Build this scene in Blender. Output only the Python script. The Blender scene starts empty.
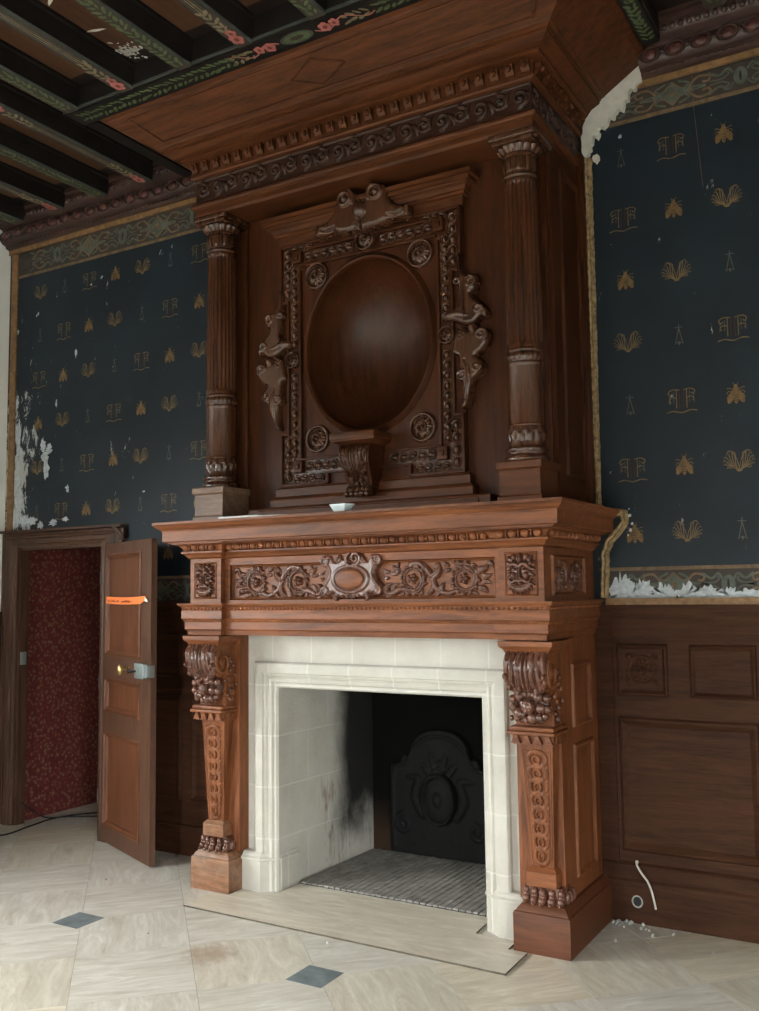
import bpy, bmesh, math, random
import numpy as np
from mathutils import Vector, Matrix
random.seed(7)
S = 0.85                       # drawing units -> metres
C = bpy.context.scene.collection
PI = math.pi

# ------------------------------------------------------------------ materials
def new_mat(name):
    m = bpy.data.materials.new(name); m.use_nodes = True
    nt = m.node_tree; b = nt.nodes['Principled BSDF']
    return m, nt, b
def N(nt, t, **kw):
    n = nt.nodes.new(t)
    for k, v in kw.items():
        if k in n.inputs: n.inputs[k].default_value = v
        else: setattr(n, k, v)
    return n
def L(nt, a, b): nt.links.new(a, b)
def ramp(nt, fac, stops):
    r = nt.nodes.new('ShaderNodeValToRGB'); e = r.color_ramp.elements
    while len(e) < len(stops): e.new(0.5)
    for i, (p, c) in enumerate(stops):
        e[i].position = p; e[i].color = (c[0], c[1], c[2], 1)
    L(nt, fac, r.inputs[0]); return r.outputs[0]
def mix(nt, fac, a, b, mode='MIX'):
    m = nt.nodes.new('ShaderNodeMix'); m.data_type = 'RGBA'; m.blend_type = mode
    for s, v in ((0, fac), (6, a), (7, b)):
        if hasattr(v, 'links'): L(nt, v, m.inputs[s])
        elif s == 0: m.inputs[0].default_value = v
        else: m.inputs[s].default_value = (*v, 1)
    return m.outputs[2]
def mapping(nt, scale=(1, 1, 1), rot=(0, 0, 0), loc=(0, 0, 0)):
    tc = nt.nodes.new('ShaderNodeTexCoord'); mp = nt.nodes.new('ShaderNodeMapping')
    mp.inputs['Scale'].default_value = scale; mp.inputs['Rotation'].default_value = rot; mp.inputs['Location'].default_value = loc
    L(nt, tc.outputs['Object'], mp.inputs[0]); return mp.outputs[0]
def noise(nt, vec, scale, detail=4, rough=.55, dist=0):
    n = N(nt, 'ShaderNodeTexNoise', Scale=scale, Detail=detail, Roughness=rough, Distortion=dist)
    L(nt, vec, n.inputs['Vector']); return n.outputs[0]
def mathn(nt, op, a, b=None, c=None, clamp=False):
    m = nt.nodes.new('ShaderNodeMath'); m.operation = op; m.use_clamp = clamp
    for i, v in enumerate((a, b, c)):
        if v is None: continue
        if hasattr(v, 'links'): L(nt, v, m.inputs[i])
        else: m.inputs[i].default_value = v
    return m.outputs[0]
def bump(nt, b, h, strength=.2, dist=.01):
    bp = N(nt, 'ShaderNodeBump', Strength=strength, Distance=dist); L(nt, h, bp.inputs['Height']); L(nt, bp.outputs[0], b.inputs['Normal'])
def xyz(nt):
    tc = nt.nodes.new('ShaderNodeTexCoord'); sp = nt.nodes.new('ShaderNodeSeparateXYZ')
    L(nt, tc.outputs['Object'], sp.inputs[0]); return sp.outputs

def wood(name, dark, light, axis='z', rough=.36, gl=.5, dust=0.0):
    m, nt, b = new_mat(name)
    st = {'x': (1.2, 14, 14), 'y': (14, 1.2, 14), 'z': (14, 14, 1.2)}[axis]
    v = mapping(nt, st)
    g1 = noise(nt, v, 2.2, 6, .62, .6)
    v2 = mapping(nt, tuple(3.2 * q for q in st))
    g2 = noise(nt, v2, 5, 3, .6)
    big = noise(nt, mapping(nt, (1, 1, 1)), 1.3, 3)
    f = mathn(nt, 'ADD', mathn(nt, 'MULTIPLY', g1, .62), mathn(nt, 'MULTIPLY', g2, .25))
    f = mathn(nt, 'ADD', f, mathn(nt, 'MULTIPLY', big, .22))
    col = ramp(nt, f, [(.34, [q * .80 for q in dark]), (.45, dark), (.55, [(a + c) / 2 for a, c in zip(dark, light)]), (.68, light), (.82, [q * 1.1 for q in light])])
    if dust:
        d = noise(nt, mapping(nt), 6, 5, .7)
        col = mix(nt, mathn(nt, 'MULTIPLY', ramp(nt, d, [(.45, (0, 0, 0)), (.75, (1, 1, 1))]), dust), col, (.42, .36, .30))
    L(nt, col, b.inputs['Base Color'])
    r = mathn(nt, 'ADD', mathn(nt, 'MULTIPLY', g1, .22), rough - .10)
    L(nt, r, b.inputs['Roughness']); b.inputs['Specular IOR Level'].default_value = gl
    bump(nt, b, g2, .22, .004)
    return m
def plain(name, col, rough=.6, metal=0, var=.15, sc=9, bumps=0, spec=.5):
    m, nt, b = new_mat(name)
    n = noise(nt, mapping(nt), sc, 5, .6)
    lo = [c * (1 - var) for c in col]; hi = [min(1, c * (1 + var)) for c in col]
    L(nt, ramp(nt, n, [(.3, lo), (.7, hi)]), b.inputs['Base Color'])
    b.inputs['Roughness'].default_value = rough; b.inputs['Metallic'].default_value = metal
    b.inputs['Specular IOR Level'].default_value = spec
    if bumps: bump(nt, b, n, bumps, .01)
    return m

OAK_D, OAK_L = (.100, .030, .0095), (.255, .086, .031)
M = {}
M['oak_x'] = wood('oak_across', OAK_D, OAK_L, 'x', .46, .32)
M['oak_y'] = wood('oak_deep', OAK_D, OAK_L, 'y', .46, .32)
M['oak_z'] = wood('oak_upright', OAK_D, OAK_L, 'z', .46, .32)
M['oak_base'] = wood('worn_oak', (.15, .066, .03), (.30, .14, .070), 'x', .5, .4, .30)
M['oak_lit'] = wood('window_lit_oak', (.14, .080, .050), (.28, .168, .112), 'x', .5, .4)  # left pedestal only: window light painted in as a paler oak
M['carved'] = wood('waxed_carving', (.070, .027, .017), (.165, .069, .043), 'z', .24, .6)
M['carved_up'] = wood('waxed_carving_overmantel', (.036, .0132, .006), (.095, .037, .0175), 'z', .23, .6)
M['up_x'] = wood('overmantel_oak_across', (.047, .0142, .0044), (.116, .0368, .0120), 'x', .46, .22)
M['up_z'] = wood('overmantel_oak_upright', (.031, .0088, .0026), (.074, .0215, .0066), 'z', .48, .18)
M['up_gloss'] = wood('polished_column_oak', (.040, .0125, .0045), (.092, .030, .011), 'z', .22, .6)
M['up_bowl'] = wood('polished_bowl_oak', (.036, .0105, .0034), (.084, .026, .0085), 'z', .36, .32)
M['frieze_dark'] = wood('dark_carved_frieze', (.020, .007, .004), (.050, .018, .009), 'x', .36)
M['dado'] = wood('dado_oak', (.034, .0135, .0065), (.072, .029, .0145), 'x', .6, .12)
M['oak_shaded'] = wood('shaded_plinth_oak', (.055, .017, .0065), (.130, .043, .017), 'x', .5, .3)  # right plinth only: weaker light painted in by darkening the oak
M['dado_z'] = M['dado']
M['door'] = wood('door_panel_oak', (.072, .023, .010), (.165, .060, .026), 'z', .45, .35)
M['door_x'] = wood('door_frame_oak', (.058, .025, .014), (.125, .058, .034), 'z', .48, .35)
M['casing'] = wood('casing_oak', (.044, .020, .012), (.095, .046, .028), 'z', .48, .35)
M['gold'] = plain('gilded_strip', (.22, .122, .052), .6, .1, .35, 30, .3)
M['gilt'] = plain('worn_gilding', (.34, .235, .12), .6, .05, .6, 40, .5)
M['tan'] = plain('ochre_paint', (.145, .092, .048), .7, 0, .4, 25)
M['motif'] = plain('dull_gold_print', (.155, .098, .040), .6, .1, .45, 30)
M['bee'] = plain('orange_gold_print', (.165, .094, .034), .6, .1, .4, 30)
M['motif_pale'] = plain('grey_print', (.075, .080, .066), .7, 0, .3, 30)
M['ink'] = plain('black_print', (.006, .007, .008), .6)
M['maroon'] = plain('maroon_print', (.045, .012, .010), .7, 0, .3, 20)
M['green'] = plain('sage_print', (.078, .092, .070), .7, 0, .4, 18)
M['brownprint'] = plain('brown_print', (.040, .028, .022), .7, 0, .3, 20)
M['stone'] = None
M['plaster'] = plain('broken_plaster', (.62, .60, .54), .9, 0, .12, 14, .6)
M['white'] = plain('flaked_white', (.48, .52, .55), .9, 0, .25, 45, .3)
M['paper'] = plain('paper_white', (.75, .75, .72), .7, 0, .05)
M['enamel'] = plain('bluish_white_china', (.62, .70, .74), .3, 0, .05)
M['cast_iron'] = plain('sooty_cast_iron', (.0040, .0037, .0035), .75, 0, .4, 18, .5, .25)
M['brass'] = plain('worn_brass', (.55, .38, .16), .35, .9, .2)
M['steel'] = plain('painted_lock', (.30, .34, .33), .45, .5, .15)
M['black'] = plain('black_rubber', (.008, .008, .008), .6)
M['cord'] = plain('cream_flex', (.66, .62, .54), .5)
M['orange'] = plain('orange_tape', (.90, .22, .055), .6, 0, .06, 6)
M['ceil_dark'] = wood('dark_ceiling_boards', (.006, .003, .003), (.018, .010, .008), 'y', .6, .25)
M['ceil_side'] = plain('brown_black_paint', (.011, .008, .007), .6, 0, .3, 8, 0, .25)
M['ceil_brown'] = wood('brown_ceiling_panel', (.055, .024, .012), (.10, .046, .022), 'y', .6, .3)
M['ceil_edge'] = plain('grey_green_edge', (.050, .058, .050), .55, 0, .3, 12)
M['leafgreen'] = plain('painted_leaf', (.085, .115, .050), .65, 0, .5, 20)
M['rose'] = plain('painted_rose', (.42, .135, .115), .6, 0, .35, 22)
M['rosedeep'] = plain('painted_rose_heart', (.16, .030, .030), .6, 0, .3, 22)
M['vine'] = plain('painted_vine', (.20, .165, .095), .65, 0, .4, 22)
M['cornice'] = wood('cornice_oak', (.028, .013, .010), (.070, .034, .026), 'x', .36, .5)
M['cornice_egg'] = plain('red_brown_egg', (.070, .022, .018), .4, 0, .3, 12)
M['room_white'] = plain('distemper', (.86, .87, .85), .9, 0, .04, 3)
M['dust'] = plain('grey_crumbs', (.42, .41, .38), .9, 0, .3, 20)

def stone_mat(name, plane, soot=False):
    m, nt, b = new_mat(name)
    o = xyz(nt); cb = nt.nodes.new('ShaderNodeCombineXYZ')
    L(nt, o[0] if plane == 'x' else o[1], cb.inputs[0]); L(nt, o[2], cb.inputs[1])
    br = N(nt, 'ShaderNodeTexBrick', Scale=1.0)
    br.inputs['Mortar Size'].default_value = .0045; br.inputs['Brick Width'].default_value = .27 if not soot else .40; br.inputs['Row Height'].default_value = .285
    br.inputs['Mortar Smooth'].default_value = .1
    L(nt, cb.outputs[0], br.inputs['Vector'])
    n = noise(nt, mapping(nt), 5, 6, .65); n2 = noise(nt, mapping(nt), 60, 3)
    base = ramp(nt, n, [(.3, (.44, .415, .36)), (.7, (.545, .52, .465))])
    col = mix(nt, br.outputs['Fac'], base, (.575, .552, .50))
    if soot:
        y = o[1]; z = o[2]
        ns = noise(nt, mapping(nt, (1, 1, .55)), 3.2, 6, .68)
        k = mathn(nt, 'ADD', y, mathn(nt, 'MULTIPLY', mathn(nt, 'SUBTRACT', ns, .5), .26))
        zz = mathn(nt, 'ADD', z, mathn(nt, 'MULTIPLY', mathn(nt, 'SUBTRACT', ns, .5), .55))
        a = N(nt, 'ShaderNodeMapRange', interpolation_type='SMOOTHSTEP'); a.inputs[1].default_value = .0; a.inputs[2].default_value = .24
        L(nt, k, a.inputs[0])
        c = N(nt, 'ShaderNodeMapRange', interpolation_type='SMOOTHSTEP'); c.inputs[1].default_value = .10; c.inputs[2].default_value = .36
        L(nt, zz, c.inputs[0])
        sm = mathn(nt, 'MULTIPLY', a.outputs[0], c.outputs[0])
        # rusty scorched streaks ahead of the soot
        rs = noise(nt, mapping(nt, (9, 9, 2.2)), 1.3, 5, .7)
        band = N(nt, 'ShaderNodeMapRange', interpolation_type='SMOOTHSTEP'); band.inputs[1].default_value = -.22; band.inputs[2].default_value = .02
        L(nt, y, band.inputs[0])
        zb = N(nt, 'ShaderNodeMapRange', interpolation_type='SMOOTHSTEP'); zb.inputs[1].default_value = .62; zb.inputs[2].default_value = .42
        L(nt, z, zb.inputs[0])
        rf = mathn(nt, 'MULTIPLY', mathn(nt, 'MULTIPLY', band.outputs[0], zb.outputs[0]), ramp(nt, rs, [(.55, (0, 0, 0)), (.66, (1, 1, 1))]))
        col = mix(nt, mathn(nt, 'MULTIPLY', rf, .75), col, (.17, .085, .045))
        col = mix(nt, sm, col, (.010, .009, .008))
    L(nt, col, b.inputs['Base Color']); b.inputs['Roughness'].default_value = .8
    h = mathn(nt, 'SUBTRACT', n2, mathn(nt, 'MULTIPLY', br.outputs['Fac'], .8)); bump(nt, b, h, .25, .006)
    return m
M['stone_x'] = stone_mat('limestone_front', 'x')
M['stone_y'] = stone_mat('limestone_cheek', 'y', True)
M['stone_in'] = stone_mat('limestone_jamb', 'y')

STAIN = (-.43 * S, -1.62 * S, 0)
def travertine(name, rot, tint=(1, 1, 1)):
    """veins run along the direction turned by rot from the x axis"""
    m, nt, b = new_mat(name)
    base = mapping(nt, (1, 1, 1), (0, 0, -rot))
    def sc(k):
        mp = nt.nodes.new('ShaderNodeMapping'); mp.inputs['Scale'].default_value = k; L(nt, base, mp.inputs[0]); return mp.outputs[0]
    n = noise(nt, sc((1.0, 4.6, 1)), 2.1, 8, .70, 1.6)
    n2 = noise(nt, sc((3, 17, 4)), 3, 5, .72, .8)
    d = noise(nt, mapping(nt), 1.6, 5, .6)
    f = mathn(nt, 'ADD', mathn(nt, 'MULTIPLY', n, .7), mathn(nt, 'MULTIPLY', n2, .3))
    T = lambda c: [p * q for p, q in zip(c, tint)]
    col = ramp(nt, f, [(.28, T((.30, .265, .205))), (.38, T((.52, .49, .415))), (.50, T((.63, .605, .535))), (.64, T((.78, .77, .71)))])
    col = mix(nt, mathn(nt, 'MULTIPLY', ramp(nt, d, [(.45, (0, 0, 0)), (.72, (1, 1, 1))]), .25), col, (.40, .37, .31))
    tc = nt.nodes.new('ShaderNodeTexCoord')       # a rusty stain in front of the hearth
    ds = nt.nodes.new('ShaderNodeVectorMath'); ds.operation = 'DISTANCE'; L(nt, tc.outputs['Object'], ds.inputs[0]); ds.inputs[1].default_value = STAIN
    sm = N(nt, 'ShaderNodeMapRange', interpolation_type='SMOOTHSTEP'); sm.inputs[1].default_value = .17; sm.inputs[2].default_value = .02
    L(nt, mathn(nt, 'ADD', ds.outputs['Value'], mathn(nt, 'MULTIPLY', mathn(nt, 'SUBTRACT', noise(nt, mapping(nt), 14, 5, .7), .5), .25)), sm.inputs[0])
    col = mix(nt, mathn(nt, 'MULTIPLY', sm.outputs[0], .6), col, (.27, .165, .085))
    L(nt, col, b.inputs['Base Color'])
    L(nt, mathn(nt, 'ADD', mathn(nt, 'MULTIPLY', n2, .35), .22), b.inputs['Roughness'])
    bump(nt, b, n2, .08, .004)
    return m
M['trav_a'] = travertine('travertine_veined_one_way', PI / 4)
M['trav_b'] = travertine('travertine_veined_other_way', -PI / 4)
M['trav_a2'] = travertine('travertine_warm_one_way', PI / 4, (1.04, .98, .88))
M['trav_b2'] = travertine('travertine_warm_other_way', -PI / 4, (.98, .96, .90))
M['trav_hearth'] = travertine('travertine_hearth', .02, (1.05, 1.0, .93))
M['joint'] = plain('tile_joint', (.25, .225, .18), .9)
M['slate'] = plain('slate_insert', (.17, .21, .22), .45, 0, .35, 12)
M['brick_floor'] = plain('grey_hearth_brick', (.27, .255, .23), .85, 0, .3, 20, .4)
M['shaded_dirty_edge'] = plain('shaded_dirty_slab_edge', (.10, .082, .06), .9, 0, .3, 20)  # slab sides: shadow line painted into the colour, together with dirt

def wallpaper_mat():
    m, nt, b = new_mat('midnight_blue_paper')
    n = noise(nt, mapping(nt), 2.2, 6, .6)
    w = N(nt, 'ShaderNodeTexNoise', Scale=60, Detail=2); L(nt, mapping(nt, (6, 1, 6)), w.inputs[0])
    col = ramp(nt, n, [(.3, (.0062, .0112, .0165)), (.7, (.0100, .0188, .0275))])
    sc = noise(nt, mapping(nt, (1, 1, .5)), 9, 6, .75)
    col = mix(nt, mathn(nt, 'MULTIPLY', ramp(nt, sc, [(.62, (0, 0, 0)), (.80, (1, 1, 1))]), .25), col, (.10, .11, .10))
    # flaking towards the left end of the wall
    o = xyz(nt)
    gx = N(nt, 'ShaderNodeMapRange', interpolation_type='SMOOTHSTEP'); gx.inputs[1].default_value = -3.02; gx.inputs[2].default_value = -3.38
    L(nt, o[0], gx.inputs[0])
    gz = N(nt, 'ShaderNodeMapRange', interpolation_type='SMOOTHSTEP'); gz.inputs[1].default_value = 3.7; gz.inputs[2].default_value = 2.55
    L(nt, o[2], gz.inputs[0])
    g = mathn(nt, 'MULTIPLY', gx.outputs[0], gz.outputs[0])
    fl = noise(nt, mapping(nt, (1, 1, .38)), 11, 8, .78, .5)
    k = mathn(nt, 'ADD', fl, mathn(nt, 'MULTIPLY', g, .20))
    fk = ramp(nt, k, [(.645, (0, 0, 0)), (.672, (1, 1, 1))])
    col = mix(nt, mathn(nt, 'MULTIPLY', fk, .92), col, (.48, .49, .48))
    L(nt, col, b.inputs['Base Color']); b.inputs['Roughness'].default_value = .55; b.inputs['Specular IOR Level'].default_value = .35
    bump(nt, b, w.outputs[0], .1, .003)
    return m
M['paper_blue'] = wallpaper_mat()

def red_paper():
    m, nt, b = new_mat('red_floral_paper')
    v = mapping(nt)
    vo = N(nt, 'ShaderNodeTexVoronoi', Scale=34); L(nt, v, vo.inputs['Vector'])
    n = noise(nt, v, 30, 5, .7, 1.6)
    f = mathn(nt, 'ADD', mathn(nt, 'MULTIPLY', vo.outputs[0], .5), mathn(nt, 'MULTIPLY', n, .7))
    col = ramp(nt, f, [(.40, (.15, .13, .065)), (.49, (.16, .075, .040)), (.56, (.13, .016, .014)), (.78, (.085, .010, .010))])
    L(nt, col, b.inputs['Base Color']); b.inputs['Roughness'].default_value = .7
    return m
M['paper_red'] = red_paper()

# ------------------------------------------------------------------ mesh builder
class MB:
    def __init__(s): s.v = []; s.f = []; s.m = []
    def add(s, vs, fs, mi=0):
        o = len(s.v); s.v.extend([tuple(map(float, p)) for p in vs])
        for f in fs: s.f.append([i + o for i in f]); s.m.append(mi)
        return s
    def box(s, x0, x1, y0, y1, z0, z1, mi=0, bev=0.0):
        if bev <= 0:
            vs = [(x, y, z) for z in (z0, z1) for y in (y0, y1) for x in (x0, x1)]
            return s.add(vs, [(0, 2, 3, 1), (4, 5, 7, 6), (0, 1, 5, 4), (2, 6, 7, 3), (0, 4, 6, 2), (1, 3, 7, 5)], mi)
        bm = bmesh.new(); bmesh.ops.create_cube(bm, size=1)
        for v in bm.verts: v.co = Vector(((x0 + x1) / 2 + v.co.x * (x1 - x0), (y0 + y1) / 2 + v.co.y * (y1 - y0), (z0 + z1) / 2 + v.co.z * (z1 - z0)))
        bmesh.ops.bevel(bm, geom=list(bm.edges), offset=bev, segments=2, affect='EDGES', profile=.5)
        return s.frombm(bm, mi)
    def frombm(s, bm, mi=0):
        bm.verts.index_update()
        s.add([v.co[:] for v in bm.verts], [[v.index for v in f.verts] for f in bm.faces], mi); bm.free(); return s
    def quad(s, a, b, c, d, mi=0): return s.add([a, b, c, d], [(0, 1, 2, 3)], mi)
    def grid(s, P, mi=0, cu=False, cv=False):
        nu, nv = P.shape[:2]; vs = P.reshape(-1, 3).tolist(); fs = []
        for i in range(nu if cu else nu - 1):
            for j in range(nv if cv else nv - 1):
                fs.append((i * nv + j, ((i + 1) % nu) * nv + j, ((i + 1) % nu) * nv + (j + 1) % nv, i * nv + (j + 1) % nv))
        return s.add(vs, fs, mi)
    def prism(s, poly, y0, y1, mi=0, axis='y'):
        n = len(poly)
        f = {'y': lambda p, d: (p[0], d, p[1]), 'x': lambda p, d: (d, p[0], p[1]), 'z': lambda p, d: (p[0], p[1], d)}[axis]
        vs = [f(p, y0) for p in poly] + [f(p, y1) for p in poly]
        fs = [list(range(n)), list(range(2 * n - 1, n - 1, -1))] + [(i, (i + 1) % n, n + (i + 1) % n, n + i) for i in range(n)]
        return s.add(vs, fs, mi)
    def lathe(s, prof, c, seg=48, mi=0, rad=None):
        P = np.zeros((len(prof), seg, 3)); th = np.arange(seg) * 2 * PI / seg
        for i, (r, z) in enumerate(prof):
            rr = r * np.ones(seg) if rad is None else rad(r, z, th)
            P[i, :, 0] = c[0] + rr * np.cos(th); P[i, :, 1] = c[1] + rr * np.sin(th); P[i, :, 2] = c[2] + z
        return s.grid(P, mi, False, True)
    def tube(s, pts, r, seg=8, mi=0):
        pts = [Vector(p) for p in pts]; n = len(pts); rs = r if hasattr(r, '__len__') else [r] * n
        P = np.zeros((n, seg, 3)); up = None
        for i, p in enumerate(pts):
            t = (pts[min(i + 1, n - 1)] - pts[max(i - 1, 0)]).normalized()
            if up is None: up = t.orthogonal().normalized()
            up = (up - t * up.dot(t)).normalized(); w = t.cross(up)
            for k in range(seg):
                a = 2 * PI * k / seg; P[i, k] = (p + up * math.cos(a) * rs[i] + w * math.sin(a) * rs[i])[:]
        o = len(s.v); s.grid(P, mi, False, True)
        s.f.append([o + k for k in range(seg)]); s.m.append(mi); s.f.append([o + (n - 1) * seg + k for k in range(seg)]); s.m.append(mi)
        return s
    def ell(s, c, r, nu=10, nv=7, mi=0):
        P = np.zeros((nv + 1, nu, 3))
        for i in range(nv + 1):
            a = PI * i / nv
            for j in range(nu):
                b = 2 * PI * j / nu
                P[i, j] = (c[0] + r[0] * math.sin(a) * math.cos(b), c[1] + r[1] * math.sin(a) * math.sin(b), c[2] + r[2] * math.cos(a))
        return s.grid(P, mi, False, True)
    def usweep(s, w, d, prof, wi=None, b=0.0, yb=0.0, mi=0):
        if wi is None: pl = [(-w, yb, -1, 0), (-w, -d, -1, -1), (w, -d, 1, -1), (w, yb, 1, 0)]
        else: pl = [(-w, yb, -1, 0), (-w, -d - b, -1, -1), (-wi, -d - b, 1, -1), (-wi, -d, 1, -1), (wi, -d, -1, -1), (wi, -d - b, -1, -1), (w, -d - b, 1, -1), (w, yb, 1, 0)]
        P = np.array([[(x + sx * p, y + sy * p, z) for (p, z) in prof] for (x, y, sx, sy) in pl])
        return s.grid(P, mi)
    def build(s, name, mats, parent=None, base=(0, 0, 0), smooth=True, ang=38):
        if parent is not None: base = parent['_b']
        vs = [((x - base[0]) * S, (y - base[1]) * S, (z - base[2]) * S) for x, y, z in s.v]
        me = bpy.data.meshes.new(name); me.from_pydata(vs, [], s.f)
        mats = mats if isinstance(mats, (list, tuple)) else [mats]
        for k in mats: me.materials.append(M[k])
        me.polygons.foreach_set('material_index', s.m)
        bm = bmesh.new(); bm.from_mesh(me); bmesh.ops.recalc_face_normals(bm, faces=bm.faces); bm.to_mesh(me); bm.free()
        if smooth:
            me.polygons.foreach_set('use_smooth', [True] * len(me.polygons)); me.set_sharp_from_angle(angle=math.radians(ang))
        o = bpy.data.objects.new(name, me); C.objects.link(o)
        if parent is not None: o.parent = parent
        else: o.location = [q * S for q in base]
        o['_b'] = list(base)
        return o
def thing(name, label, cat, base=(0, 0, 0), group=None, kind=None):
    o = bpy.data.objects.new(name, None); C.objects.link(o); o.location = [q * S for q in base]; o.empty_display_size = .1
    o['_b'] = list(base); tag(o, label, cat, group, kind); return o
def tag(o, label=None, cat=None, group=None, kind=None):
    if label: o['label'] = label
    if cat: o['category'] = cat
    if group: o['group'] = group
    if kind: o['kind'] = kind
    return o

# ------------------------------------------------------------------ relief carving on a height grid
def crom(pts, n=10, closed=False):
    P = np.array(pts, float); out = []; m = len(P); rng = range(m if closed else m - 1)
    for i in rng:
        if closed: a, b, c, d = P[(i - 1) % m], P[i], P[(i + 1) % m], P[(i + 2) % m]
        else: a, b, c, d = P[max(i - 1, 0)], P[i], P[i + 1], P[min(i + 2, m - 1)]
        for t in np.arange(n) / n: out.append(.5 * (2 * b + (c - a) * t + (2 * a - 5 * b + 4 * c - d) * t * t + (3 * b - a - 3 * c + d) * t ** 3))
    if not closed: out.append(P[-1])
    return np.array(out)
def spiral(cx, cy, r0, r1, turns, a0, n=60):
    t = np.linspace(0, 1, n); r = r0 + (r1 - r0) * t; a = a0 + turns * 2 * PI * t
    return np.stack([cx + r * np.cos(a), cy + r * np.sin(a)], 1)
def dense(pts, step):
    pts = np.array(pts, float); d = np.concatenate([[0], np.cumsum(np.hypot(*np.diff(pts, axis=0).T))])
    n = max(len(pts), int(d[-1] / step) + 2); t = np.linspace(0, d[-1], n)
    return np.stack([np.interp(t, d, pts[:, 0]), np.interp(t, d, pts[:, 1])], 1)
class Relief:
    def __init__(s, u0, u1, v0, v1, step, sym=False):
        nu = max(3, int((u1 - u0) / step) + 1); nv = max(3, int((v1 - v0) / step) + 1)
        s.u = np.linspace(u0, u1, nu); s.v = np.linspace(v0, v1, nv); s.X, s.Y = np.meshgrid(s.u, s.v, indexing='ij')
        s.H = np.zeros_like(s.X); s.sym = sym
    def _win(s, x0, x1, y0, y1):
        a, b = np.searchsorted(s.u, [x0, x1]); c, d = np.searchsorted(s.v, [y0, y1]); return slice(a, b), slice(c, d)
    def _mx(s, w, h): s.H[w] = np.maximum(s.H[w], h)
    def stroke(s, pts, r, k=1.0, z=0.0):
        pts = dense(pts, max(.0012, .22 * float(np.max(r)))); n = len(pts)
        rs = np.full(n, r) if np.isscalar(r) else np.interp(np.linspace(0, 1, n), np.linspace(0, 1, len(r)), r)
        for sg in ((1, -1) if s.sym else (1,)):
            for (x, y), q in zip(pts, rs):
                if q <= 1e-4: continue
                w = s._win(sg * x - q, sg * x + q, y - q, y + q)
                d2 = (s.X[w] - sg * x) ** 2 + (s.Y[w] - y) ** 2
                if d2.size: s._mx(w, np.where(d2 < q * q, z + k * np.sqrt(np.maximum(0, q * q - d2)), 0))
        return s
    def leaf(s, a, b, wd, bend=0.0, k=.8, z=0.0, vein=True):
        a, b = np.array(a, float), np.array(b, float); t = np.linspace(0, 1, 18)[:, None]; d = b - a; nrm = np.array([-d[1], d[0]])
        pts = a + d * t + nrm * bend * np.sin(PI * t)
        s.stroke(pts, [wd * .35, wd * .85, wd, wd * .8, wd * .45, wd * .15], k, z)
        if vein: s.groove(pts, wd * .22, wd * .35)
        return s
    def groove(s, pts, r, depth):
        for sg in ((1, -1) if s.sym else (1,)):
            D = np.full_like(s.X, 9.0)
            for (x, y) in dense(pts, .4 * r):
                w = s._win(sg * x - 3 * r, sg * x + 3 * r, y - 3 * r, y + 3 * r)
                D[w] = np.minimum(D[w], (s.X[w] - sg * x) ** 2 + (s.Y[w] - y) ** 2)
            s.H = np.where(s.H > 0, np.maximum(.0005, s.H - depth * np.exp(-D / (r * r))), s.H)
        return s
    def dome(s, cx, cy, rx, ry, h, p=.5, z=0.0):
        for sg in ((1, -1) if s.sym and cx else (1,)):
            q = 1 - ((s.X - sg * cx) / rx) ** 2 - ((s.Y - cy) / ry) ** 2
            s.H = np.maximum(s.H, np.where(q > 0, z + h * np.maximum(q, 0) ** p, 0))
        return s
    def ring(s, cx, cy, rx, ry, wd, h, z=0.0):
        for sg in ((1, -1) if s.sym and cx else (1,)):
            q = np.sqrt(((s.X - sg * cx) / rx) ** 2 + ((s.Y - cy) / ry) ** 2); d = (q - 1) * min(rx, ry) / wd
            s.H = np.maximum(s.H, np.where(abs(d) < 1, z + h * np.sqrt(np.maximum(0, 1 - d * d)), 0))
        return s
    def plate(s, poly, h, bev, mirror=None, dish=0.0):
        mirror = s.sym if mirror is None else mirror
        for sg in ((1, -1) if mirror else (1,)):
            P = np.array(poly, float) * [sg, 1]; Q = np.roll(P, -1, 0)
            ins = np.zeros(s.X.shape, bool); D = np.full(s.X.shape, 9.0)
            for (x0, y0), (x1, y1) in zip(P, Q):
                if y0 != y1: ins ^= ((y0 > s.Y) != (y1 > s.Y)) & (s.X < (x1 - x0) * (s.Y - y0) / (y1 - y0) + x0)
                dx, dy = x1 - x0, y1 - y0; l2 = dx * dx + dy * dy + 1e-12
                t = np.clip(((s.X - x0) * dx + (s.Y - y0) * dy) / l2, 0, 1)
                D = np.minimum(D, np.hypot(s.X - x0 - t * dx, s.Y - y0 - t * dy))
            q = np.clip(D / bev, 0, 1); hh = h * (.35 + .65 * np.sqrt(1 - (1 - q) ** 2))
            if dish: hh = hh - dish * np.clip((D - bev) / (2.5 * bev), 0, 1)
            s.H = np.maximum(s.H, np.where(ins, hh, 0))
        return s
    def flower(s, cx, cy, R, n=6, h=.02, z=0.0, a0=0.0):
        for k in range(n):
            a = a0 + 2 * PI * k / n; c, sn = math.cos(a), math.sin(a)
            s.leaf((cx + .25 * R * c, cy + .25 * R * sn), (cx + R * c, cy + R * sn), R * .36, 0, h / (R * .36), z)
        s.dome(cx, cy, R * .30, R * .30, h * 1.15, z=z); return s
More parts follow.
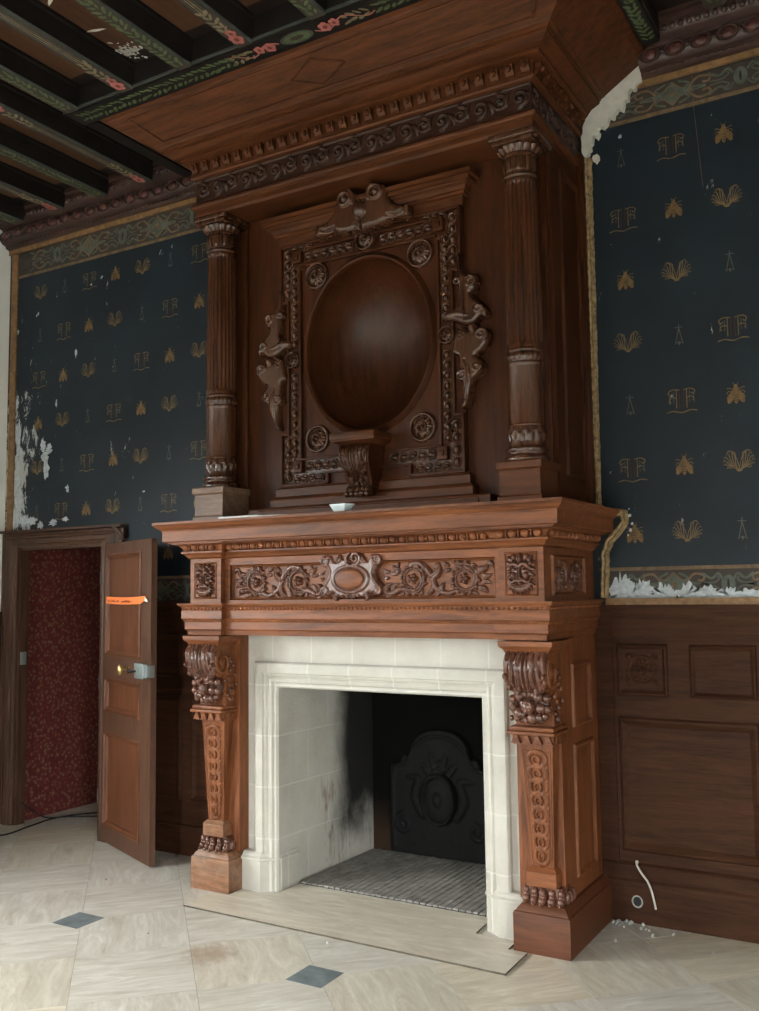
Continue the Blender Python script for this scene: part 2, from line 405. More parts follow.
    def mesh(s, mb, fn, mi=0, sink=.004):
        H = s.H; P = np.stack(fn(s.X, s.Y, np.where(H > 0, H, -sink)), -1); nu, nv = H.shape
        keep = np.maximum.reduce([H[:-1, :-1], H[1:, :-1], H[:-1, 1:], H[1:, 1:]]) > 0
        used = np.zeros(H.shape, bool)
        for a, b in ((0, 0), (1, 0), (0, 1), (1, 1)): used[a:nu - 1 + a, b:nv - 1 + b] |= keep
        idx = -np.ones(H.shape, int); idx[used] = np.arange(used.sum()); I, J = np.nonzero(keep)
        F = np.stack([idx[I, J], idx[I + 1, J], idx[I + 1, J + 1], idx[I, J + 1]], 1)
        mb.add(P[used].tolist(), F.tolist(), mi); return mb
def front(cx, yf, cz, sx=1): return lambda X, Y, H: (cx + sx * X, yf - H, cz + Y)
def sideways(xf, cy, cz, sx=1): return lambda X, Y, H: (xf + sx * H, cy + X, cz + Y)

def eggs(mb, a, b, n, out, rz, depth, mi=0, dart=True):
    """egg and dart run from a to b, eggs bulging along out"""
    a, b, out = Vector(a), Vector(b), Vector(out); d = (b - a) / n; ax = d.normalized(); hw = d.length
    for i in range(n):
        c = a + d * (i + .5); r = [0, 0, 0]
        for k in range(3): r[k] = abs(ax[k]) * hw * .40 + abs(out[k]) * depth + (rz if k == 2 and abs(ax[2]) < .5 else 0) + (rz if abs(ax[2]) > .5 and abs(ax[k]) < .5 and abs(out[k]) < .5 else 0)
        mb.ell(c[:], r, 8, 6, mi)
        if dart:
            c2 = a + d * (i + 1)
            if i < n - 1:
                r2 = [abs(ax[k]) * hw * .09 + abs(out[k]) * depth * .8 + (rz if k == 2 and abs(ax[2]) < .5 else 0) + (rz if abs(ax[2]) > .5 and abs(ax[k]) < .5 and abs(out[k]) < .5 else 0) for k in range(3)]
                mb.ell(c2[:], r2, 6, 4, mi)
    return mb
def panel_frame(mb, x0, x1, z0, z1, yf, wd=.03, h=.012, mi=0):
    """raised bolection moulding round a panel on a face looking along -y"""
    prof = [(0, 0), (.2, h), (.45, h * 1.3), (.7, h * .7), (1, 0)]
    R = [(x0, z0, 1, 1), (x1, z0, -1, 1), (x1, z1, -1, -1), (x0, z1, 1, -1)]
    P = np.array([[(x + sx * t * wd, yf - q, z + sz * t * wd) for t, q in prof] for x, z, sx, sz in R]); return mb.grid(P, mi, True)
def panel_frame_side(mb, y0, y1, z0, z1, xf, sx=1, wd=.03, h=.012, mi=0):
    prof = [(0, 0), (.2, h), (.45, h * 1.3), (.7, h * .7), (1, 0)]
    R = [(y0, z0, 1, 1), (y1, z0, -1, 1), (y1, z1, -1, -1), (y0, z1, 1, -1)]
    P = np.array([[(xf + sx * q, y + sy * t * wd, z + sz * t * wd) for t, q in prof] for y, z, sy, sz in R]); return mb.grid(P, mi, True)
WORLD, EXPO = 24.0, 1.38
# ================================================================== THE ROOM
XW, XE, YS, ZC = -4.085, 5.0, -9.2, 5.50
YL, YR = -.164, 0.0
def struct(o, label=None, cat=None): return tag(o, label, cat, kind='structure')

# ---- floor: travertine slabs laid on the diagonal, small slate squares at some crossings
def floor():
    mb = MB(); mb.box(XW - .3, XE + .3, YS - .3, 2.2, -.06, -.004, 0)
    g = .0016; rr = random.Random(5); A, B = .8675, .8825
    for a in range(-16, 14):
        for b in range(-9, 17):
            s0, s1 = -3.05 + a * A, -3.05 + (a + 1) * A; d0, d1 = .07 + b * B, .07 + (b + 1) * B
            cx, cy = (s0 + s1 + d0 + d1) / 4, (s0 + s1 - d0 - d1) / 4
            if not (XW - .6 < cx < XE + .6 and YS - .6 < cy < 1.9): continue
            q = [((s + d) / 2, (s - d) / 2) for s, d in ((s0 + g, d0 + g), (s1 - g, d0 + g), (s1 - g, d1 - g), (s0 + g, d1 - g))]
            mb.prism(q, -.03, 0, (2 if (a + b) % 2 == 0 else 1) + rr.choice((0, 0, 2)), 'z')
    for i in range(-2, 4):
        for j in (0, -1, -2):
            x, y = .245 + 1.735 * i, -1.585 + 3.47 * j; q = .108
            if XW + .2 < x < XE - .2 and y > YS + .2: mb.box(x - q, x + q, y - q, y + q, -.02, .0012, 5)
    return mb
struct(floor().build('floor', ['joint', 'trav_a', 'trav_b', 'trav_a2', 'trav_b2', 'slate'], smooth=False), 'pale travertine slab floor with small slate squares', 'floor')

# ---- printed wall covering
def ribbon(mb, pts, w, put, mi, dz):
    pts = np.array(pts, float); n = len(pts); t = np.gradient(pts, axis=0); t /= (np.linalg.norm(t, axis=1)[:, None] + 1e-9)
    nr = np.stack([-t[:, 1], t[:, 0]], 1); ws = np.full(n, w) if np.isscalar(w) else np.interp(np.linspace(0, 1, n), np.linspace(0, 1, len(w)), w)
    a = pts + nr * ws[:, None] / 2; b = pts - nr * ws[:, None] / 2
    mb.add([put(x, z, dz) for x, z in a] + [put(x, z, dz) for x, z in b], [(i, i + 1, n + i + 1, n + i) for i in range(n - 1)], mi)
def poly(mb, pts, put, mi, dz): mb.add([put(x, z, dz) for x, z in pts], [list(range(len(pts)))], mi)
def fan(mb, pts, put, mi, dz):
    c = np.mean(np.array(pts), 0); n = len(pts)
    mb.add([put(c[0], c[1], dz)] + [put(x, z, dz) for x, z in pts], [(0, 1 + i, 1 + (i + 1) % n) for i in range(n)], mi)
def ellp(cx, cz, rx, rz, n=14, a=0):
    return [(cx + rx * math.cos(t) * math.cos(a) - rz * math.sin(t) * math.sin(a), cz + rx * math.cos(t) * math.sin(a) + rz * math.sin(t) * math.cos(a)) for t in np.linspace(0, 2 * PI, n, endpoint=False)]
# material slots of a papered wall: 0 paper 1 gold print 2 bee print 3 pale 4 ink 5 maroon 6 sage 7 brown 8 ochre 9 white 10 plaster
WMATS = ['paper_blue', 'motif', 'bee', 'motif_pale', 'ink', 'maroon', 'green', 'brownprint', 'tan', 'white', 'plaster']
def monogram(mb, cx, cz, put):
    d = .0012
    for s in (1, -1):
        for x in (.012, .030): ribbon(mb, [(cx + s * x, cz - .052), (cx + s * x, cz + .060)], .0055, put, 1 if x > .02 else 5, d)
        ribbon(mb, crom([(cx + s * .012, cz + .058), (cx + s * .055, cz + .062), (cx + s * .078, cz + .045), (cx + s * .066, cz + .028), (cx + s * .056, cz + .04)], 5), .006, put, 1, d * 1.3)
        ribbon(mb, crom([(cx + s * .030, cz + .006), (cx + s * .05, cz + .016), (cx + s * .072, cz + .002), (cx + s * .062, cz - .012)], 5), .006, put, 1, d * 1.3)
        ribbon(mb, crom([(cx + s * .075, cz + .04), (cx + s * .070, cz + .01), (cx + s * .074, cz - .022)], 5), .005, put, 3, d)
        ribbon(mb, [(cx + s * .046, cz - .02), (cx + s * .046, cz + .05)], .004, put, 3, d)
    ribbon(mb, crom([(cx - .088, cz - .076), (cx - .05, cz - .068), (cx, cz - .080), (cx + .05, cz - .068), (cx + .088, cz - .074)], 6), .007, put, 1, d * 1.6)
def bee(mb, cx, cz, put):
    d = .0012
    for s in (1, -1):
        fan(mb, ellp(cx + s * .026, cz - .018, .017, .044, 12, s * .42), put, 2, d)
        for k in range(3): ribbon(mb, crom([(cx + s * .012, cz + .02 - k * .012), (cx + s * .04, cz + .035 - k * .02), (cx + s * .05, cz + .03 - k * .03)], 4), .004, put, 2, d)
        ribbon(mb, [(cx + s * .004, cz + .045), (cx + s * .016, cz + .066)], .003, put, 2, d)
    fan(mb, ellp(cx, cz - .016, .015, .046), put, 2, d * 1.6); fan(mb, ellp(cx, cz + .024, .017, .018), put, 2, d * 1.8); fan(mb, ellp(cx, cz + .045, .011, .010), put, 2, d * 1.6)
    for k in range(3): ribbon(mb, [(cx - .013, cz - .012 - k * .014), (cx + .013, cz - .012 - k * .014)], .004, put, 7, d * 2.2)
def wreath(mb, cx, cz, put):
    d = .0012
    for s in (1, -1):
        for k, (a, b, c) in enumerate(((.020, .050, .070), (.040, .058, .062), (.055, .044, .050), (.066, .026, .040), (.072, .006, .030), (.068, -.014, .022), (.052, -.034, .016))):
            ribbon(mb, crom([(cx + s * .010, cz - .052), (cx + s * (a * .45 + .012), cz - .040 + .2 * (b + .05)), (cx + s * a, cz + b - .008), (cx + s * (a + .012), cz + b), (cx + s * (a + .016), cz + b - .010)], 4), [.005, .0055, .004, .0025], put, 1, d * (1 + .1 * k))
        ribbon(mb, crom([(cx - s * .036, cz + .058), (cx - s * .014, cz + .012), (cx + s * .004, cz - .048), (cx + s * .018, cz - .020), (cx + s * .026, cz + .036), (cx + s * .046, cz + .060), (cx + s * .066, cz + .052)], 5), .0045, put, 8 if s > 0 else 1, d * 2)
    fan(mb, ellp(cx, cz - .056, .016, .007), put, 1, d)
def ermine(mb, cx, cz, put):
    d = .0012
    poly(mb, [(cx - .026, cz - .060), (cx - .010, cz - .048), (cx, cz - .066), (cx + .010, cz - .048), (cx + .026, cz - .060), (cx + .012, cz + .0), (cx + .004, cz + .04), (cx - .004, cz + .04), (cx - .012, cz)], put, 3, d)
    poly(mb, [(cx - .018, cz - .050), (cx, cz - .040), (cx, cz + .030)], put, 4, d * 1.8); poly(mb, [(cx + .018, cz - .050), (cx, cz - .040), (cx, cz + .030)], put, 4, d * 1.8)
    ribbon(mb, [(cx, cz + .03), (cx, cz + .066)], .006, put, 3, d); ribbon(mb, [(cx - .024, cz + .046), (cx + .024, cz + .046)], .005, put, 3, d)
MOT = [monogram, bee, wreath, ermine]
def border(mb, x0, x1, z0, z1, put, first, pitch, stripe_low):
    """strapwork frieze: maroon and brown ground, sage lozenges, ochre scrolls"""
    h = z1 - z0; c = (z0 + z1) / 2
    poly(mb, [(x0, z0), (x1, z0), (x1, z1), (x0, z1)], put, 7, .0006)
    s0, s1 = (z0, z0 + .026) if stripe_low else (z1 - .022, z1)
    poly(mb, [(x0, s0), (x1, s0), (x1, s1), (x0, s1)], put, 8, .0014)
    zl, zh = (z0 + .034, z1 - .006) if stripe_low else (z0 + .004, z1 - .034)
    m = (zl + zh) / 2; r = (zh - zl) / 2; k = 0; x = first
    while x - pitch > x0 - pitch: x -= pitch; k -= 1
    def clip(p): return [(min(max(a, x0), x1), b) for a, b in p]
    def ok(a, b): return a > x0 + .005 and b < x1 - .005
    while x < x1 + pitch:
        if ok(x - r * 1.35, x + r * 1.35):
            oz = [(x - r * 1.6, m), (x - r * .62, m + r * .42), (x, m + r), (x + r * .62, m + r * .42), (x + r * 1.6, m), (x + r * .62, m - r * .42), (x, m - r), (x - r * .62, m - r * .42)]
            fan(mb, [(x + (a - x) * 1.0, b) for a, b in oz], put, 8, .0012); fan(mb, [(x + (a - x) * .84, m + (b - m) * .84) for a, b in oz], put, 6, .0020)
            fan(mb, ellp(x, m, r * .22, r * .30, 8), put, 8, .0026)
        y = x + pitch / 2
        if ok(y - .09, y + .09):
            fan(mb, ellp(y, m, r * .52, r * .72, 16), put, 3 if k % 2 else 6, .0014); fan(mb, ellp(y, m, r * .10, r * .42, 8), put, 4, .0022)
        for s in (1, -1):
            for vz in (1, -1):
                cx = x + s * pitch * .25
                if ok(cx - pitch * .2, cx + pitch * .2):
                    ribbon(mb, crom([(cx - s * pitch * .13, m + vz * r * .15), (cx - s * pitch * .06, m + vz * r * .80), (cx + s * pitch * .03, m + vz * r * .70), (cx + s * pitch * .02, m + vz * r * .30), (cx - s * pitch * .025, m + vz * r * .36)], 5), .014, put, 8, .0013)
                    ribbon(mb, crom([(cx - s * pitch * .20, m + vz * r * .9), (cx - s * pitch * .12, m + vz * r * .55), (cx - s * pitch * .16, m + vz * r * .2), (cx - s * pitch * .06, m + vz * r * .10), (cx, m + vz * r * .05)], 5), .012, put, 6, .0018)
                    ribbon(mb, crom([(cx + s * pitch * .03, m + vz * r * .15), (cx + s * pitch * .12, m + vz * r * .12), (cx + s * pitch * .17, m + vz * r * .45), (cx + s * pitch * .12, m + vz * r * .70)], 5), .010, put, 3, .0022)
                    ribbon(mb, crom([(cx + s * pitch * .02, m + vz * r * .85), (cx + s * pitch * .10, m + vz * r * .45), (cx + s * pitch * .16, m + vz * r * .82), (cx + s * pitch * .20, m + vz * r * .4)], 5), .015, put, 6, .0016)
                    fan(mb, ellp(cx + s * pitch * .05, m + vz * r * .05, r * .26, r * .16, 8), put, 5, .0012)
        x += pitch; k += 1
def blob(cx, cz, rx, rz, seed, n=26, jag=.35):
    rr = random.Random(seed); return [(cx + rx * math.cos(a) * (1 + jag * (rr.random() - .5) * 2), cz + rz * math.sin(a) * (1 + jag * (rr.random() - .5) * 2)) for a in np.linspace(0, 2 * PI, n, endpoint=False)]

def east_wall():
    mb = MB(); put = lambda x, z, d: (x, YR - d, z)
    mb.box(1.0, XE + .3, YR, YR + .35, 0, ZC, 0)
    for c in range(0, 12):
        for r in range(0, 7):
            x, z = 1.53 + c * .31, 4.66 - r * .395
            if x > XE - .2 or z < 2.15: continue
            MOT[(c + r - 1) % 4](mb, x, z, put)
    border(mb, 1.0, XE, 4.875, 5.07, put, 1.86, .80, True)
    border(mb, 1.30, XE, 1.895, 2.085, put, 1.75, .62, False)
    rr = random.Random(11)
    # paper torn to white along the dado
    for cx, w, h in ((1.43, .11, .17), (1.56, .10, .13), (1.69, .10, .10), (1.83, .09, .11), (1.95, .10, .08), (2.06, .10, .07), (2.18, .10, .06), (2.35, .12, .05), (1.50, .05, .11)):
        fan(mb, [(a, max(b, 1.89)) for a, b in blob(cx, 1.90, w * .74, h * .74, rr.random(), 44, .34)], put, 9, .0035 + rr.random() * .002)
    for cx, cz, r in ((1.50, 2.40, .012), (1.515, 2.35, .008), (1.505, 2.31, .010), (1.50, 2.44, .005), (1.53, 4.80, .012), (1.49, 2.28, .006)): fan(mb, blob(cx, cz, r, r, cx + cz, 9), put, 9, .003)
    return mb.build('wall_north_east', WMATS, smooth=False)
struct(east_wall(), 'dark blue papered wall with gold motifs right of the chimneypiece', 'wall')

DX0, DX1, DZ = -3.85, -2.82, 2.38        # doorway
def west_part():
    mb = MB(); put = lambda x, z, d: (x, YL - d, z)
    mb.box(DX1, -1.0, YL, YL + .07, 0, ZC, 0); mb.box(XW - .25, DX1, YL, YL + .07, DZ, ZC, 0); mb.box(XW - .25, DX0, YL, YL + .07, 0, DZ, 0)
    for c in range(0, 9):
        for r in range(0, 7):
            x, z = -3.667 + c * .31, 4.66 - r * .395
            if x > -1.32 or z < 2.15 or (z < 2.65 and x < -2.55): continue
            MOT[(c + r - 2) % 4](mb, x, z, put)
    border(mb, -3.97, -1.28, 4.835, 5.07, put, -3.86, .80, True)
    border(mb, -2.55, -1.28, 1.90, 2.10, put, -2.2, .62, False)
    rr = random.Random(4)
    for cx, cz, w, h in ((-3.55, 3.08, .035, .10), (-3.57, 3.17, .05, .05), (-3.52, 3.24, .04, .03), (-3.60, 3.28, .03, .05), (-3.93, 3.42, .03, .10), (-3.91, 3.25, .04, .05), (-3.94, 3.0, .035, .22), (-3.90, 2.8, .03, .16), (-3.93, 2.65, .05, .10), (-3.84, 2.62, .05, .05), (-3.72, 2.60, .06, .035), (-3.60, 2.58, .04, .03), (-3.45, 2.58, .05, .02), (-3.30, 2.59, .04, .018), (-3.28, 2.86, .02, .02), (-3.2, 4.05, .012, .03), (-3.95, 4.35, .012, .02), (-3.70, 4.47, .010, .012), (-3.95, 3.70, .018, .05), (-3.43, 3.62, .010, .03), (-3.02, 4.62, .008, .008), (-2.9, 4.66, .008, .008), (-2.38, 2.77, .014, .006)):
        for k in range(2): fan(mb, blob(cx + rr.uniform(-.01, .01), cz + rr.uniform(-.02, .02), w * (1 - .3 * k), h * (1 - .2 * k), rr.random(), 22, .5), put, 9, .003 + .0008 * k)
    return mb.build('wall_north_west', WMATS, smooth=False)
struct(west_part(), 'dark blue papered wall with flaking patches above the doorway', 'wall')

# side walls with their window openings, none of them in the picture
def wall_with_holes(name, axis, at, thick, a0, a1, holes, label):
    mb = MB(); cuts = sorted(holes); x = a0
    def bx(u0, u1, z0, z1):
        if axis == 'y': mb.box(min(at, at + thick), max(at, at + thick), u0, u1, z0, z1)
        else: mb.box(u0, u1, min(at, at + thick), max(at, at + thick), z0, z1)
    for (u0, u1, z0, z1) in cuts:
        bx(x, u0, 0, ZC); bx(u0, u1, 0, z0); bx(u0, u1, z1, ZC); x = u1
    bx(x, a1, 0, ZC)
    return struct(mb.build(name, 'room_white', smooth=False), label, 'wall')
WIN_W = [(-4.85, -3.25, .15, 3.2), (-7.9, -6.3, .15, 3.2)]
WIN_S = [(-.35, .35, .4, 2.8)]
WIN_E = [(-6.9, -5.5, .3, 2.4)]
wall_with_holes('wall_west', 'y', XW, -.25, YS, YL, WIN_W, 'pale distempered side wall at the left edge')
wall_with_holes('wall_east', 'y', XE, .25, YS, YR + .35, WIN_E, 'pale wall on the far side of the room')
wall_with_holes('wall_south', 'x', YS, -.25, XW - .25, XE + .25, WIN_S, 'pale window wall opposite the chimneypiece')
mb = MB().box(XW, XW + .03, YS, YL, 0, 1.82)
for k in range(8): panel_frame_side(mb, YL - .15 - 1.1 * k - .85, YL - .15 - 1.1 * k, .3, 1.65, XW + .03)
struct(mb.build('wainscot_west', 'dado', smooth=False), 'dark panelled dado on the left side wall', 'wainscot')

# ---- gilded strips round the paper
mb = MB().box(XW, -1.25, YL - .022, YL, 5.072, 5.112)
struct(mb.build('trim_1', 'gold', smooth=False), 'gilded strip under the cornice left of the chimneypiece', 'trim')
mb = MB().box(-4.05, -3.972, YL - .012, YL, 2.50, 5.07)
struct(mb.build('trim_2', 'gold', smooth=False), 'upright gilded strip in the left corner', 'trim')
mb = MB().box(1.64, XE, YR - .024, YR, 5.076, 5.113)
struct(mb.build('trim_3', 'gold', smooth=False), 'gilded strip under the cornice right of the chimneypiece', 'trim')
mb = MB().box(1.345, XE, YR - .035, YR, 1.858, 1.898)
struct(mb.build('trim_4', 'gold', smooth=False), 'gilded strip along the top of the dado', 'trim')
def gilt_strip():
    mb = MB(); rr = random.Random(2)
    path = [(1.318, 4.70), (1.305, 2.47), (1.335, 2.43), (1.468, 2.415), (1.470, 2.36), (1.435, 2.31), (1.375, 2.25), (1.345, 2.18), (1.338, 2.05), (1.330, 1.90)]
    pts = []
    for a, b in zip(path[:-1], path[1:]):
        n = max(1, int(math.dist(a, b) / .022))
        for k in range(n): pts.append((a[0] + (b[0] - a[0]) * k / n, a[1] + (b[1] - a[1]) * k / n))
    pts.append(path[-1]); pts = np.array(pts); t = np.gradient(pts, axis=0); t /= np.linalg.norm(t, axis=1)[:, None]; nr = np.stack([-t[:, 1], t[:, 0]], 1)
    P = np.zeros((len(pts), 7, 3)); prof = [(-.5, 0), (-.5, .012), (-.25, .034), (0, .024), (.25, .036), (.5, .012), (.5, 0)]
    for i, p in enumerate(pts):
        wv = 1 + .25 * math.sin(i * 1.9) + .12 * rr.uniform(-1, 1)
        for j, (u, h) in enumerate(prof):
            q = p + nr[i] * u * .050 * (1 + .12 * rr.uniform(-1, 1)); P[i, j] = (q[0], YR - h * wv, q[1])
    mb.grid(P); return mb.build('trim_5', 'gilt', ang=70)
struct(gilt_strip(), 'worn gilded carved strip down the right side of the chimneypiece', 'trim')

# ---- ragged plaster where the cornice has come off the wall
mb = MB()
edge = [(1.297, 4.80), (1.30, 4.90), (1.36, 4.99), (1.44, 5.06), (1.54, 5.13), (1.62, 5.19), (1.72, 5.25), (1.735, 5.20), (1.70, 5.14), (1.675, 5.10), (1.64, 5.065), (1.615, 5.075), (1.60, 5.02), (1.57, 5.00), (1.555, 4.945), (1.53, 4.965), (1.50, 4.91), (1.475, 4.93), (1.445, 4.865), (1.41, 4.88), (1.395, 4.81), (1.365, 4.825), (1.345, 4.75), (1.318, 4.71), (1.298, 4.72)]
e = crom(edge, 4, True); rr = random.Random(8); e = [(a + rr.uniform(-.008, .008), b + rr.uniform(-.008, .008)) for a, b in e]
mb.prism(e, YR - .045, YR - .001)
fanlike = blob(1.375, 4.685, .020, .024, 5, 12); mb.prism(fanlike, YR - .03, YR - .001)
o = mb.build('plaster_patch', 'plaster', smooth=False); tag(o, 'ragged white plaster patch exposed beside the flaring hood', 'plaster')

# ---- cornice
def cornice(name, x0, x1, yw, label, x_hi=None):
    mb = MB()
    prof = [(0, 5.112), (.03, 5.114), (.05, 5.122), (.062, 5.132), (.062, 5.142), (.085, 5.148), (.118, 5.17), (.130, 5.205), (.122, 5.24), (.10, 5.262), (.09, 5.268), (.10, 5.28), (.15, 5.295), (.175, 5.32), (.18, 5.345), (.18, 5.36), (.22, 5.37), (.22, 5.41), (0, 5.41)]
    P = np.array([[(x, yw - p, z) for p, z in prof] for x in (x0, x1)]); mb.grid(P)
    n = int((x1 - x0) / .15)
    for i in range(n):
        x = x0 + (i + .5) * (x1 - x0) / n
        mb.ell((x, yw - .122, 5.205), (.044, .022, .036), 14, 8, 1)
        mb.tube([(x + .060 * math.cos(a), yw - .126, 5.205 + .046 * math.sin(a)) for a in np.linspace(0, 2 * PI, 19)], .007, 6, 0)
        mb.ell((x + .075, yw - .128, 5.205), (.014, .012, .014), 7, 5, 0)
    for i in range(int((x1 - x0) / .05)):
        mb.ell((x0 + .025 + i * .05, yw - .060, 5.137), (.02, .010, .008), 6, 5, 0); mb.ell((x0 + .025 + i * .05, yw - .172, 5.325), (.022, .016, .022), 6, 5, 0)
    return struct(mb.build(name, ['cornice', 'cornice_egg'], ang=50), label, 'cornice')
cornice('cornice_west', XW, -1.28, YL, 'dark carved cornice over the left wall')
cornice('cornice_east', 1.69, XE, YR, 'dark carved cornice with red-brown eggs over the right wall')

# ---- ceiling boards and joists
mb = MB().box(XW - .25, XE + .25, YS - .25, .35, 5.405, 5.60, 0)
JX = [-3.72, -3.20, -2.68, -2.18, -1.79, -1.28, -.78, -.30, .23, .73, 1.23, 1.79, 2.20, 2.70, 3.2, 3.7, 4.2, 4.7]
for a, b in zip(JX[:-1], JX[1:]):
    yb = -1.47 if -1.8 < a < 1.7 else -.40
    x0, x1 = a + .085, b - .085
    y = yb - .10
    while y > YS + .5:
        mb.box(x0, x1, max(y - 2.2, YS + .3), y, 5.398, 5.406, 1); y -= 2.55
FX, FY = -1.135, -1.60
# flaked paint on one panel
rr = random.Random(9)
put = lambda x, z, d: (x, z, 5.398 - d)
for k in range(60):
    fan(mb, blob(FX + rr.gauss(0, .040), FY + rr.gauss(0, .05), .014 * rr.uniform(.3, 1), .018 * rr.uniform(.3, 1), rr.random(), 9, .5), put, 2, .002)
for (x, y, w, h, a) in ((FX, FY - .27, .07, .010, .3), (FX + .01, FY - .62, .07, .010, -.5), (FX - .04, FY - .82, .06, .007, .2), (FX - .03, FY - .13, .02, .006, .8)):
    fan(mb, [(x + (p - x) * math.cos(a) - (q - y) * math.sin(a), y + (p - x) * math.sin(a) + (q - y) * math.cos(a)) for p, q in blob(x, y, w, h, w, 14, .3)], put, 2, .002)
struct(mb.build('ceiling', ['ceil_dark', 'ceil_brown', 'plaster'], smooth=False), 'dark boarded ceiling with brown panels between joists', 'ceiling')

def rose(mb, x, y, z, r, mi, md):
    """painted rose on the underside of a timber"""
    pt = lambda a, b, d: (a, b, z - d)
    for k in range(5):
        a = 2 * PI * k / 5; fan(mb, ellp(x + .55 * r * math.cos(a), y + .75 * r * math.sin(a), .55 * r, .62 * r, 10), pt, mi, .0012 + .0003 * k)
    fan(mb, ellp(x, y, .4 * r, .5 * r, 10), pt, md, .0034)
def leaves(mb, x, y0, y1, z, hw, rr, mi, along='y'):
    pt = lambda a, b, d: (a, b, z - d)
    n = int(abs(y1 - y0) / .045)
    for i in range(n):
        t = y0 + (y1 - y0) * (i + .5) / n
        for s in (1, -1):
            c = s * hw * .45 + rr.uniform(-.008, .008); ang = s * .6 + rr.uniform(-.4, .4)
            e = ellp(0, 0, .012 * rr.uniform(.7, 1.3), .030 * rr.uniform(.7, 1.2), 8, ang)
            if along == 'y': fan(mb, [(x + c + a, t + b) for a, b in e], pt, mi, .001 + .0006 * (i % 3))
            else: fan(mb, [(t + b, x + c + a) for a, b in e], pt, mi, .001 + .0006 * (i % 3))
JM = ['ceil_side', 'ceil_edge', 'leafgreen', 'rose', 'rosedeep', 'vine', 'brownprint']
def joist(x, yb, green, rr, label):
    z0, z1, hw = 5.235, 5.405, .055; y1 = YS + .02
    mb = MB()
    prof = [(-hw - .020, z1), (-hw - .020, z1 - .02), (-hw - .012, z1 - .035), (-hw - .004, z0 + .016), (-hw, z0 + .007), (-hw + .007, z0), (hw - .007, z0), (hw, z0 + .007), (hw + .004, z0 + .016), (hw + .012, z1 - .035), (hw + .020, z1 - .02), (hw + .020, z1)]
    P = np.array([[(x + p, y, z) for p, z in prof] for y in (yb, y1)]); nu = P.shape[0]
    o = len(mb.v); mb.add(P.reshape(-1, 3).tolist(), [], 0); n = len(prof)
    for j in range(n - 1): mb.f.append([o + j, o + n + j, o + n + j + 1, o + j + 1]); mb.m.append({3: 1, 4: 1, 6: 1, 7: 1, 5: 6}.get(j, 0))
    mb.f.append([o + j for j in range(n)]); mb.m.append(0)
    if green: leaves(mb, x, yb - .05, -5.5, z0, hw, rr, 2)
    else:
        y = yb - .09
        for rep in range(3):
            rose(mb, x, y, z0, .040, 3, 4); rose(mb, x + .008, y - .062, z0, .030, 3, 4)
            leaves(mb, x, y - .09, y - .32, z0, hw * .8, rr, 5)
            pt = lambda a, b, d: (a, b, z0 - d)
            for q in (-.026, -.009, .009, .026): ribbon(mb, [(x + q, y - .30), (x + q, y - 1.05)], .008, pt, 5 if abs(q) < .01 else 1, .0013)
            leaves(mb, x, y - 1.02, y - 1.25, z0, hw * .8, rr, 5); rose(mb, x, y - 1.32, z0, .042, 3, 4); rose(mb, x, y - 1.40, z0, .034, 3, 4)
            leaves(mb, x, y - 1.46, y - 1.65, z0, hw * .8, rr, 5); y -= 1.75
    return struct(tag(mb.build('ceiling_joist', JM, smooth=False), group='painted ceiling joists'), label, 'ceiling joist')
ORD = ['first', 'second', 'third', 'fourth', 'fifth', 'sixth', 'seventh', 'eighth', 'ninth', 'tenth', 'eleventh', 'twelfth', 'thirteenth', 'fourteenth', 'fifteenth', 'sixteenth', 'seventeenth', 'eighteenth']
rr = random.Random(21)
for i, x in enumerate(JX):
    front_j = -1.85 < x < 1.85
    joist(x, -1.46 if front_j else -.37, i % 2 == 0 if x < -1.5 else (i % 2 == 0), rr, 'dark ceiling joist painted with %s, the %s from the left' % ('green leaves' if i % 2 == 0 else 'pink roses', ORD[i]))
# trimmer beam in front of the hood and its returns
mb = MB(); z0 = 5.23; rr = random.Random(31)
mb.box(-1.86, 1.86, -1.47, -1.302, z0, 5.46, 0); mb.box(-1.88, 1.88, -1.478, -1.47, z0 + .012, z0 + .030, 1)
leaves(mb, -1.385, -1.8, -.45, z0, .07, rr, 2, 'x'); leaves(mb, -1.385, .55, 1.8, z0, .07, rr, 2, 'x')
pt = lambda a, b, d: (a, b, z0 - d)
fan(mb, ellp(.02, -1.385, .115, .055, 22), pt, 1, .0012); fan(mb, ellp(.02, -1.385, .095, .043, 22), pt, 2, .002); fan(mb, ellp(.02, -1.385, .05, .02, 12), pt, 6, .003)
for s in (1, -1):
    rose(mb, .02 + s * .20, -1.385, z0, .036, 3, 4); rose(mb, .02 + s * .27, -1.395, z0, .030, 3, 4)
    ribbon(mb, [(.02 + s * (.13 + .4 * t), -1.385 + .035 * math.sin(9 * t * s)) for t in np.linspace(0, 1, 24)], .010, pt, 3, .0014)
    leaves(mb, -1.385, .02 + s * .32, .02 + s * .5, z0, .06, rr, 5, 'x')
struct(mb.build('ceiling_trimmer', JM, smooth=False), 'painted ceiling beam with a green oval in front of the hood', 'ceiling beam')
for s, nm in ((-1, 'left'), (1, 'right')):
    mb = MB(); a, b = (-1.845, -1.742) if s < 0 else (1.742, 1.845)
    mb.box(a, b, -1.285, -.20, z0, 5.46, 0); mb.box(a - .012, b + .004, -1.285, -.20, z0 + .03, z0 + .05, 6)
    if s > 0: leaves(mb, (a + b) / 2, -.25, -1.25, z0, .04, rr, 2)
    struct(mb.build('ceiling_return_beam', JM, smooth=False), 'dark beam between the left side of the hood and the cornice' if s < 0 else 'leaf-painted beam along the right side of the hood', 'ceiling beam')

